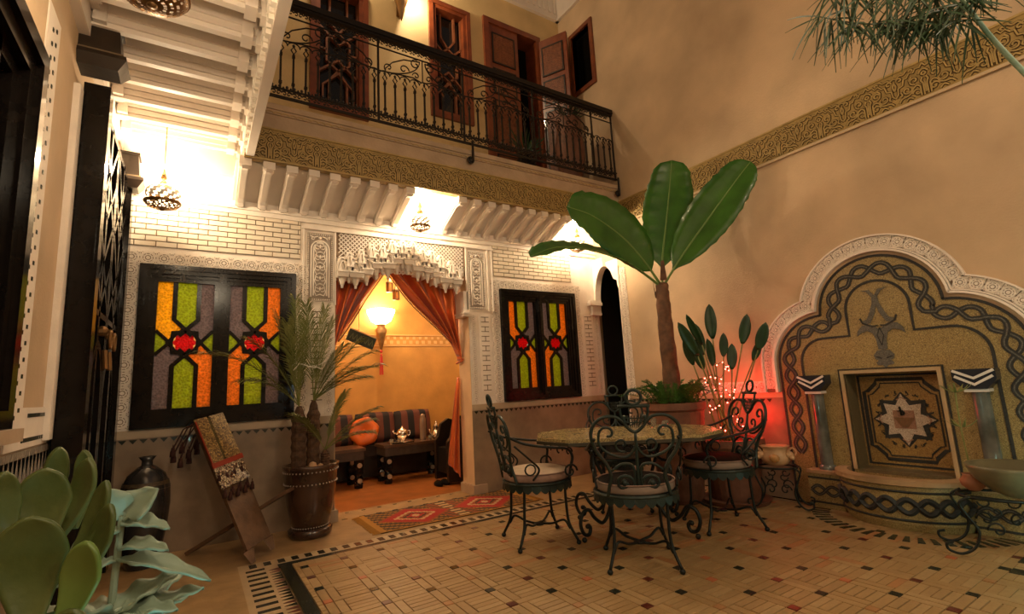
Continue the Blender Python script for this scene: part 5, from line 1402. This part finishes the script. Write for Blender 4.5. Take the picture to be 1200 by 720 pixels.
for k, (tp_, bl, wd) in enumerate(paddles):
    tp_ = Vector(tp_); tp_.z *= 1.0; b0 = Vector((random.uniform(-.05, .05), random.uniform(-.06, .06), 0)); d = (tp_-b0); st = tp_-d.normalized()*bl
    if k in (0, 1): st = st+Vector((.07, 0, .0)); 
    q = M().tube(bez([b0, b0.lerp(st, .5)+Vector((0, 0, .02)), st], 5), .011, 6, r1=.006); o = q.build('stalk', PALM, bop, smooth=True)
    q = M(); blade(q, st, tp_, wd, VIEW+Vector((random.uniform(-.4, .4), random.uniform(-.4, .4), 0)), 0, .3, 10)
    thick(q.build('paddle_leaf', LEAFDK, bop, smooth=True))
fy = empty('fairy_lights', (PXB, PYB, .5), cat='lights', label='string of small red fairy lights wound through the bird of paradise')
pts = []; rn = random.Random(3)
for k in range(46):
    t = k/45; a = t*19; pts.append(Vector((-.10+(.16-.10*t)*cos(a)-.08*t, .0+.12*sin(a)-.06, .02+.72*t+.03*sin(k*1.9))))
M().tube(bez(pts, 3), .0022, 3).build('cable', LEAFDK, fy)
for p in pts[::1]: M().ball(tuple(p+Vector((rn.uniform(-.02, .02), rn.uniform(-.02, .02), rn.uniform(-.02, .02)))), .0062, 6).build('bulb', REDGLOW, fy)
lamp('fairy_glow', (PXB+.05, PYB-.02, .72), 5.5, (1, .015, .01), .10)
lamp('fairy_glow', (PXB+.12, PYB+.02, 1.0), 3.2, (1, .012, .01), .08)

# --- potted palms by the window
PLX, PLY = .86, 4.58
pp = empty('glazed_pot', (PLX, PLY, 0), cat='pot', label='tall brown glazed pot with two beaded rings left of the salon opening')
M().lathe([(.13, .07), (.15, .10), (.185, .25), (.205, .42), (.215, .54), (.225, .55), (.225, .575), (.205, .575), (.20, .54), (.001, .54)], n=28).build('pot_body', GLAZE, pp, smooth=True)
M().lathe([(.001, 0), (.155, 0), (.17, .02), (.175, .06), (.15, .075), (.13, .07)], n=28).build('saucer', GLAZE, pp, smooth=True)
for z, r_ in ((.43, .209), (.525, .217), (.085, .142)):
    q = M()
    for k in range(44): q.ball((r_*cos(2*PI*k/44), r_*sin(2*PI*k/44), z), .0065, 5)
    q.build('bead_ring', mat('silver beads', (.5, .42, .34), .3, metal=.6), pp, kind='stuff')
palm = empty('potted_palm', (PLX, PLY, .54), cat='palm', label='cluster of small palms with tied fronds in the glazed pot')
q = M().lathe([(.001, .02), (.19, .01)], n=20); q.ball((-.01, -.12, .03), .035, 8).ball((.05, -.13, .02), .025, 8); q.build('soil_and_stones', CREAMPOT, palm)
for k, (x, y, h, r_) in enumerate(((-.10, 0, .52, .055), (.02, .02, .56, .05), (.11, -.02, .14, .035))):
    q = M(); n = 14
    q.lathe([(r_*(1+.16*(i % 2))*(1 if i < n-3 else 1-.22*(i-n+3)), h*i/n) for i in range(n+1)], (x, y, 0), 12); q.build('trunk', PTRUNK, palm)
def frond(base, tip, droop, parent, ll=.20, n=40, m_=PALM, name='frond', fromu=.15, w_=.0052):
    b, t = Vector(base), Vector(tip); L = (t-b).length; q = M()
    f = lambda s: b+(t-b)*s+Vector((0, 0, 1))*droop*L*4*s*(1-s)*.5
    q.tube([f(s/10) for s in range(11)], .005, 4, r1=.002)
    for i in range(n):
        s = fromu+(1-fromu)*i/n; c = f(s); d = (f(min(1, s+.03))-f(s-.03)).normalized(); sd = d.cross(Vector((0, 0, 1)))
        sd = sd.normalized() if sd.length > .05 else Vector((1, 0, 0))
        le = ll*(1-.55*abs(s-.5)*1.6)
        for sg in (-1, 1):
            e = c+(sd*sg*.55+d*.8+Vector((0, 0, random.uniform(-.1, .25)))).normalized()*le; m1 = c.lerp(e, .5)+Vector((0, 0, .01)); e.z -= le*.18
            wv = d.cross((e-c)).normalized().cross((e-c).normalized())*w_
            q.add([c-wv*.4, c+wv*.4, m1+wv*.8, m1-wv*.8, e], [(0, 1, 2, 3), (3, 2, 4)])
    return q.build(name, m_, parent)
o0 = Vector((PLX, PLY, .54))
for (tx, tz, ty) in ((.02, 1.50, 4.40), (.35, 1.62, 4.5), (.30, 1.28, 4.4), (.70, 1.97, 4.5), (.62, 1.75, 4.35), (.80, 1.80, 4.6), (.55, 1.85, 4.55)):
    frond((-.10, 0, .52), Vector((tx, ty, tz))-o0, .28 if tx < .5 else .10, palm)
for (tx, tz, ty) in ((1.34, 1.50, 4.42), (1.22, 1.60, 4.35), (1.02, 1.80, 4.5), (1.40, 1.38, 4.4), (.95, 1.90, 4.5), (1.2, 1.35, 4.3), (.78, 1.92, 4.45), (1.08, 1.55, 4.4), (1.30, 1.28, 4.45)):
    frond((.02, .02, .56), Vector((tx, ty, tz))-o0, .18, palm)
for (tx, tz, ty) in ((1.38, 1.0, 4.4), (1.32, .80, 4.35), (1.10, 1.15, 4.4), (1.36, .90, 4.5), (.66, 1.0, 4.3)):
    frond((.11, -.02, .14), Vector((tx, ty, tz))-o0, .18, palm, .16)
q = M()
for c, r_ in (((-.07, -.03, .86), .10), ((.04, -.01, .84), .07)):
    q.tube([(c[0]+r_*cos(a), c[1]+r_*sin(a)*.8, c[2]+.02*sin(2*a)) for a in [2*PI*k/14 for k in range(14)]], .004, 4, closed=True)
q.tube([(-.12, -.1, .88), (-.17, -.12, .82)], .003, 4).tube([(.03, -.09, .86), (.12, -.1, .90)], .003, 4)
q.build('tie_string', mat('white ribbon', (.7, .66, .6), .5), palm)

# --- dark ceramic vase in the left corner
vs_ = empty('floor_vase', (-.27, 4.62, 0), cat='vase', label='dark ceramic floor vase with flared neck and brown shoulder band, far left corner')
M().lathe([(.09, 0), (.10, .02), (.14, .25), (.155, .42), (.15, .55), (.115, .64), (.06, .69), (.035, .705), (.034, .735), (.055, .765), (.045, .765), (.025, .735)], n=26, mi=0).build('body', mat('charcoal ceramic', (.028, .026, .026), .22, var=.3, scale=8, coat=.5), vs_, smooth=True)
M().lathe([(.151, .535), (.139, .59)], n=26).build('shoulder_band', mat('umber band', (.07, .045, .02), .6, var=.5, scale=60), vs_, smooth=True)

# --- folding carved stand with embroidered textile
kb = empty('folding_stand', (.30, 4.45, 0), cat='stand', label='folding carved wooden stand of two crossed boards leaning by the dado')
def board(a, b, w_dir, w_, t, m_=OLDWOOD, name='board', foot=False):
    a, b = Vector(a), Vector(b); wd = Vector(w_dir).normalized(); d = (b-a).normalized(); nn = d.cross(wd).normalized()*t/2; q = M(); hw = wd*w_/2
    wa, wb2 = hw, hw*.9
    q.hexa([a-wa-nn, a+wa-nn, a+wa+nn, a-wa+nn], [b-wb2-nn, b+wb2-nn, b+wb2+nn, b-wb2+nn]); return q
O = Vector((.30, 4.45, 0))
A1, A0 = Vector((.10, 4.70, .99)), Vector((.44, 4.24, .10)); B0, B1 = Vector((.03, 4.72, .02)), Vector((.67, 4.38, .42))
wdir = Vector((.62, .62, .12))
q = board(A1-O, A0-O, wdir, .27, .025)
q.build('board', OLDWOOD, kb)
for s, nm in ((-.5, 0), (.5, 0)):
    c = A0-O+wdir.normalized()*s*.20; dd = (A0-A1).normalized(); q = M(); q.hexa([c-wdir.normalized()*.05+Vector((0, -.015, 0)), c+wdir.normalized()*.05+Vector((0, -.015, 0)), c+wdir.normalized()*.05+Vector((0, .015, 0)), c-wdir.normalized()*.05+Vector((0, .015, 0))],
        [c+dd*.095-wdir.normalized()*.02+Vector((0, -.012, 0)), c+dd*.095+wdir.normalized()*.02+Vector((0, -.012, 0)), c+dd*.095+wdir.normalized()*.02+Vector((0, .012, 0)), c+dd*.095-wdir.normalized()*.02+Vector((0, .012, 0))]); q.build('foot', OLDWOOD, kb)
board(B0-O, B1-O, Vector((.5, .8, 0)), .15, .025).build('cross_board', OLDWOOD, kb)
tx = empty('embroidered_textile', (.10, 4.70, .99), cat='textile', label='gold embroidered textile with dark tassels draped over the folding stand')
d = (A0-A1).normalized(); wn_ = wdir.normalized(); nn = d.cross(wn_).normalized(); nn = nn if nn.y < 0 else -nn
EMB = mosaic('gold embroidery', (.55, .36, .12), (.14, .07, .02), 75, (.03, .015, .01), .4); EMB2 = mosaic('sequin lace', (.75, .62, .42), (.12, .04, .02), 60, (.02, .01, .01), .25)
def strip(w0, w1, s0, s1, off, m_, name):
    q = M(); n = 8; vs = []
    for i in range(n+1):
        s = s0+(s1-s0)*i/n; c = d*s+nn*off; vs += [c+wn_*w0, c+wn_*w1]
    q.add(vs, [(2*i, 2*i+1, 2*i+3, 2*i+2) for i in range(n)]); o = q.build(name, m_, tx); return thick(o, .01)
RIM = mat('red braid', (.30, .03, .01), .6); TASS = mat('maroon wool tassel', (.045, .012, .008), .9)
strip(-.15, -.035, -.02, .40, .03, EMB, 'embroidered_band'); strip(-.01, .13, -.02, .40, .03, EMB, 'embroidered_band'); strip(-.035, -.01, -.01, .36, .022, mat('olive cloth', (.08, .06, .02), .8), 'middle_cloth')
strip(-.16, .14, .37, .41, .036, RIM, 'red_trim'); strip(-.155, -.145, 0, .40, .036, RIM, 'red_trim'); strip(-.15, .13, .41, .58, .03, EMB2, 'lace')
def tassel(p, l=.06, r_=.018, g=TASS):
    q = M().tube([p+Vector((0, 0, .03)), p], .003, 4).ball(tuple(p), r_*.7, 8).lathe([(r_*.5, 0), (r_, -l*.4), (r_*1.1, -l), (.001, -l)], tuple(p), 8); return q.build('tassel', g, tx, smooth=True)
for k in range(8):
    for s, l in ((.60, .05), (.48, .045)):
        if s < .5 and k % 2: continue
        tassel(d*(s+.03*(k % 2))+wn_*(-.14+k*.037)+nn*.045, l, .015)
for k in range(8):
    p = Vector((-.05-.02*(k % 2)-.012*k*0, 0, 0))+wn_*(-.14+k*.036)+Vector((-.07, .03, -.17-.05*(k % 3))); tassel(p, .06, .018)
q = M()
for k in range(8):
    p = wn_*(-.14+k*.036); e = p+Vector((-.12-.02*(k % 2), .03, -.17-.05*(k % 3))); q.tube([p+nn*.02, p+Vector((-.06, .0, -.03)), e], .005, 4)
q.build('tassel_cords', TASS, tx)
for k in range(5): M().ball(tuple(d*(.45+.02*(k % 2))+wn_*(-.12+k*.055)+nn*.05), .013, 8).build('silver_stud', SILVER, tx, smooth=True)

# --- iron stands beside the fountain
def iron_stand(x, y, label, s=1.0):
    t = empty('iron_stand', (x, y, 0), radians(-65), cat='plant stand', label=label, group='iron stands beside the fountain')
    q = M().tube([(.16*s*cos(a), .12*s*sin(a), .34) for a in [2*PI*k/20 for k in range(20)]], .009, 6, closed=True); q.build('top_ring', IRON, t, smooth=True)
    for sx in (-1, 1):
        for sy in (-1, 1):
            P_ = [(sx*.13, .09, .35), (sx*.17, .09, .31), (sx*.15, .09, .24), (sx*.12, .10, .16), (sx*.14, .10, .07), (sx*.19, .10, .025), (sx*.235, .10, .04), (sx*.24, .10, .075), (sx*.215, .10, .085)]
            M().tube(bez([(a*s, sy*b*s, z) for a, b, z in P_], 5), .008, 6).build('leg', IRON, t, smooth=True)
    for sx in (-1, 1):
        for yy in (-.1, .1):
            M().tube([(sx*.055*s+sx*.045*(1-k/18)*cos(k*.42), yy*s, .17+.05*(1-k/18)*sin(k*.42)) for k in range(17)], .006, 5).build('scroll', IRON, t, smooth=True)
            M().tube([(sx*.05*s+sx*.035*(1-k/18)*cos(-k*.42), yy*s, .275+.035*(1-k/18)*sin(-k*.42)) for k in range(15)], .005, 5).build('scroll', IRON, t, smooth=True)
    return t
iron_stand(4.21, 2.47, 'small scrolled iron stand left of the fountain, carrying a cream planter')
iron_stand(4.08, 1.03, 'wide scrolled iron stand right of the fountain, carrying a pale bowl', 1.3)
cp = empty('cream_planter', (4.21, 2.47, .35), radians(-65), cat='planter', label='cream lobed planter with animal head bosses on the left iron stand')
M().lathe([(.05, 0), (.09, .015), (.12, .06), (.105, .10), (.09, .13), (.11, .155), (.12, .165), (.10, .165), (.001, .13)], n=20, sy=.8).build('bowl', CREAMPOT, cp, smooth=True)
for sx in (-1, 1):
    q = M().ball((sx*.11, -.03, .09), .035, 10).ball((sx*.13, -.055, .075), .022, 8).tube(bez([(sx*.10, -.03, .12), (sx*.135, -.03, .15), (sx*.16, -.03, .12), (sx*.15, -.03, .09)], 5), .009, 6); q.build('ram_head', CREAMPOT, cp, smooth=True)
M().ball((0, -.095, .07), .04, 10, sz=.9, sy=.5).build('boss', mat('amber ceramic', (.45, .22, .07), .3), cp, smooth=True)
bw = empty('pale_bowl', (4.07, .95, .35), 0, cat='bowl', label='wide pale green ceramic bowl on the right iron stand')
M().lathe([(.06, 0), (.12, .03), (.19, .10), (.215, .16), (.22, .18), (.20, .18), (.17, .11), (.001, .06)], n=26).build('body', mat('celadon glaze', (.15, .14, .08), .3, var=.2, scale=7), bw, smooth=True)
sb = empty('small_clay_pot', (4.14, 1.17, .345), 0, cat='pot', label='small round clay pot holding a thin whorled plant right of the niche')
M().lathe([(.03, 0), (.06, .03), (.065, .06), (.045, .09), (.05, .10), (.04, .10), (.001, .08)], n=16).build('body', mat('rosy clay', (.30, .12, .06), .5), sb, smooth=True)
wp = empty('whorled_plant', (4.14, 1.17, .43), 0, cat='plant', label='thin stemmed plant with two tiers of drooping leaves before the right column')
M().tube(bez([(0, 0, 0), (.0, .01, .3), (-.01, .0, .58)], 5), .005, 5).build('stem', PALM, wp)
for z in (.30, .52):
    for k in range(7):
        a = k*.9+z*3; q = M(); blade(q, (0, 0, z), (.085*cos(a), .085*sin(a), z+.05), .018, (0, 0, 1), -.12, .1, 6, shape='lance'); thick(q.build('leaf', PALM, wp), .0015)

# --- plants on the balcony
def balcony_pot(x, y, lab, col, h=.42, r_=.15):
    t = empty('balcony_pot', (x, y, ZU), cat='pot', label=lab)
    M().lathe([(r_*.6, 0), (r_*.95, h*.35), (r_*1.05, h*.6), (r_*.8, h*.88), (r_*.95, h), (r_*.85, h), (.001, h*.9)], n=20).build('body', col, t, smooth=True); return t
balcony_pot(4.08, 4.66, 'tall rosy clay jar standing behind the balcony railing', CLAY, .95, .19)
balcony_pot(3.32, 4.62, 'dark pot of foliage in front of the upper door', BLACKWOOD, .3, .12)
for (x, y, z, lab, n) in ((4.10, 4.66, ZU+.92, 'dark leafy plant in the rosy jar upstairs', 60), (3.32, 4.62, ZU+.28, 'wispy dark plant before the upper door', 50)):
    t = empty('balcony_plant', (x, y, z), cat='plant', label=lab)
    for k in range(n):
        a = random.uniform(0, 2*PI); l = random.uniform(.15, .34); e = Vector((cos(a)*l*random.uniform(.4, 1), sin(a)*l*.5, l*random.uniform(.3, 1.1))); q = M()
        blade(q, (0, 0, 0) if k % 2 else tuple(e*.4), tuple(e), .03, (0, -1, .4), .05, .1, 5, shape='lance'); q.build('leaf', LEAFDK, t)

# --- foreground succulents at the lower left
sp = empty('paddle_succulent', (-.17, 1.0, 0), cat='plant', label='large succulent with fleshy rounded olive paddle leaves, nearest at lower left')
sp_pot = empty('tall_planter', (-.19, 1.0, 0), cat='pot', label='tall planter box carrying the foreground plants, mostly below the frame')
M().box(-.14, .14, -.14, .14, 0, .62).box(-.15, .15, -.15, .15, .58, .64).build('box', CLAY, sp_pot)
def paddle(base, tip, wd, nrm, t=.008, m_=SUCC, cup=.18, name='leaf', parent=sp, edge=True):
    q = M(); b, tt = Vector(base), Vector(tip); d = tt-b; nv = Vector(nrm); side = d.cross(nv).normalized(); up_ = side.cross(d).normalized(); n = 16; mK = 8; vs = []; wd *= .88
    for i in range(n+1):
        s = i/n; c = b+d*s+up_*(-.12*d.length*sin(PI*s))
        ww = wd/2*(.20+.80*max(0, min(1, (s-.05)/.6))**.9)
        if s > .6: ww = wd/2*math.sqrt(max(0, 1-((s-.6)/.4)**2))
        ww = max(ww, .001)
        for k in range(mK+1):
            a = k/mK*2-1; vs.append(c+side*ww*a+up_*(cup*ww*a*a))
    q.add(vs, [(i*(mK+1)+k, i*(mK+1)+k+1, (i+1)*(mK+1)+k+1, (i+1)*(mK+1)+k) for i in range(n) for k in range(mK)])
    o = q.build(name, m_, parent, smooth=True); s_ = o.modifiers.new('s', 'SOLIDIFY'); s_.thickness = t; s_.offset = 0
    sb_ = o.modifiers.new('b', 'SUBSURF'); sb_.levels = 1; sb_.render_levels = 1
    return o
S0 = Vector((-.17, 1.0, 0))
def P3(x, y, z): return Vector((x, y, z))-S0
SUCG = mat('bright paddle leaf', (.09, .17, .03), .4, col2=(.14, .22, .05), scale=9)
paddle(P3(-.172, .955, .845), P3(-.186, .965, 1.005), .098, (.1, -1, .12))
paddle(P3(-.178, 1.01, .93), P3(-.186, 1.03, 1.062), .078, (.1, -1, .15))
paddle(P3(-.205, 1.0, .93), P3(-.222, 1.0, 1.066), .05, (.5, -.8, .2))
paddle(P3(-.160, .985, .90), P3(-.108, 1.0, 1.038), .040, (-.6, -.8, .3))
paddle(P3(-.150, .975, .87), P3(-.100, .985, 1.005), .046, (-.5, -.8, .5))
paddle(P3(-.165, 1.04, .95), P3(-.138, 1.05, 1.070), .045, (-.5, -.9, .2))
paddle(P3(-.180, 1.08, .97), P3(-.182, 1.10, 1.088), .040, (.3, -1, .2))
paddle(P3(-.150, 1.07, .96), P3(-.150, 1.09, 1.080), .036, (-.3, -1, .2))
paddle(P3(-.148, .945, .83), P3(-.118, .94, .965), .062, (-.3, -.9, .5), m_=SUCG)
paddle(P3(-.195, .93, .82), P3(-.235, .90, .90), .075, (.2, -.9, .5))
paddle(P3(-.14, .93, .80), P3(-.125, .92, .885), .06, (-.2, -.9, .5))
M().tube([(0, .03, .62), (0, .03, .86)], .018, 8).build('stem', SUCC, sp)
sq = empty('blue_succulent', (-.12, 1.30, -.03), cat='plant', label='blue grey succulent with folded toothed leaves on a pale stem beside the paddle succulent')
sq_pot = empty('tall_planter', (-.08, 1.44, 0), cat='pot', label='second low planter behind the first, hidden under the blue grey succulent')
M().box(-.14, .14, -.10, .14, 0, .5).box(-.15, .15, -.11, .15, .47, .52).build('box', CLAY, sq_pot)
S1 = Vector((-.12, 1.30, 0))
M().tube(bez([(0, 0, .55), (.0, 0, .75), (.008, 0, .96)], 5), .008, 8, r1=.006).build('stem', BLUELEAF, sq)
def bleaf2(base, tip, wd, nrm=(0, -.3, 1), fold=.7, m_=BLUELEAF, wav=.003):
    q = M(); b, t = Vector(base)-S1, Vector(tip)-S1; d = t-b; side = d.cross(Vector(nrm)).normalized(); up_ = side.cross(d).normalized(); n = 16; vs = []
    for i in range(n+1):
        s = i/n; c = b+d*s-Vector((0, 0, 1))*d.length*.10*s*s; ww = wd/2*(max(.02, sin(PI*s**.75)))**.7*(1-.35*s)
        if s < .18: ww = .004+ww*.2
        for a in (-1, -.5, 0, .5, 1): vs.append(c+side*ww*a+up_*(fold*ww*abs(a)+(wav*sin(i*1.1+a) if abs(a) == 1 else 0)))
    q.add(vs, [(i*5+k, i*5+k+1, (i+1)*5+k+1, (i+1)*5+k) for i in range(n) for k in range(4)]); o = thick(q.build('leaf', m_, sq, smooth=True), .005); return o
bleaf2((-.112, 1.30, .955), (-.165, 1.27, 1.03), .085, (0, -1, .2), .3)
bleaf2((-.112, 1.30, .955), (-.055, 1.29, 1.015), .075, (-.2, -1, .6), .5)
bleaf2((-.112, 1.30, .945), (-.03, 1.28, .935), .05); bleaf2((-.112, 1.30, .935), (-.19, 1.27, .915), .06); bleaf2((-.112, 1.30, .90), (-.03, 1.24, .905), .045)
bleaf2((-.115, 1.30, .88), (.045, 1.25, .835), .05); bleaf2((-.115, 1.30, .88), (-.22, 1.24, .87), .06)
for k in range(22):
    a = radians(-160+k*27); r_ = random.uniform(.11, .17); z = .80-.02*(k % 5)
    bleaf2((-.12, 1.28, z-.02), (-.12+r_*cos(a), 1.28+r_*sin(a)*.9, z+random.uniform(-.03, .05)), .07, (0, -.2, 1), .5, wav=.006)

# --- branch with narrow leaves hanging in at the upper right
brn = empty('hanging_branch', (1.42, .26, 1.9), cat='branch', label='green branch with narrow drooping leaves entering at the upper right corner')
OB = Vector((1.42, .26, 1.9))
def W_(x, y, z): return Vector((x, y, z))-OB
M().tube(bez([W_(1.52, .17, 1.68), W_(1.47, .20, 1.75), W_(1.43, .23, 1.84), W_(1.395, .245, 1.90), W_(1.37, .26, 1.96), W_(1.33, .28, 2.06)], 6), .0062, 7, r1=.003).build('stem', mat('green bark', (.13, .26, .16), .45, col2=(.32, .42, .30), scale=20), brn, smooth=True)
LB = mat('narrow leaf', (.022, .052, .020), .45, col2=(.05, .095, .04), scale=18)
twigs = [([W_(1.40, .25, 1.885), W_(1.37, .33, 1.925), W_(1.33, .42, 1.97), W_(1.28, .50, 2.03)], 120, .13), ([W_(1.385, .25, 1.92), W_(1.40, .20, 1.95), W_(1.42, .14, 1.95)], 36, .10), ([W_(1.37, .27, 1.96), W_(1.33, .36, 2.02), W_(1.28, .48, 2.08)], 95, .16), ([W_(1.39, .24, 1.93), W_(1.38, .30, 1.93), W_(1.36, .38, 1.955)], 60, .11)]
rn = random.Random(11)
for tw, nl, ll in twigs:
    P_ = bez(tw, 8); tg = M().tube(P_, .0028, 5, r1=.0012).build('twig', LB, brn)
    for k in range(nl):
        s = (k+rn.random())/nl; p = P_[min(len(P_)-1, int(s*(len(P_)-1)))]; l = ll*rn.uniform(.5, 1.0)
        e = p+Vector((rn.uniform(-.5, .4), rn.uniform(-.5, .6), rn.uniform(-1.1, .0))).normalized()*l
        q = M(); blade(q, p, e, .0052, (rn.uniform(-.8, -.4), rn.uniform(-.4, .2), rn.uniform(-.2, .3)), rn.uniform(.02, .10), .1, 6, shape='lance'); q.build('leaf', LB, brn)
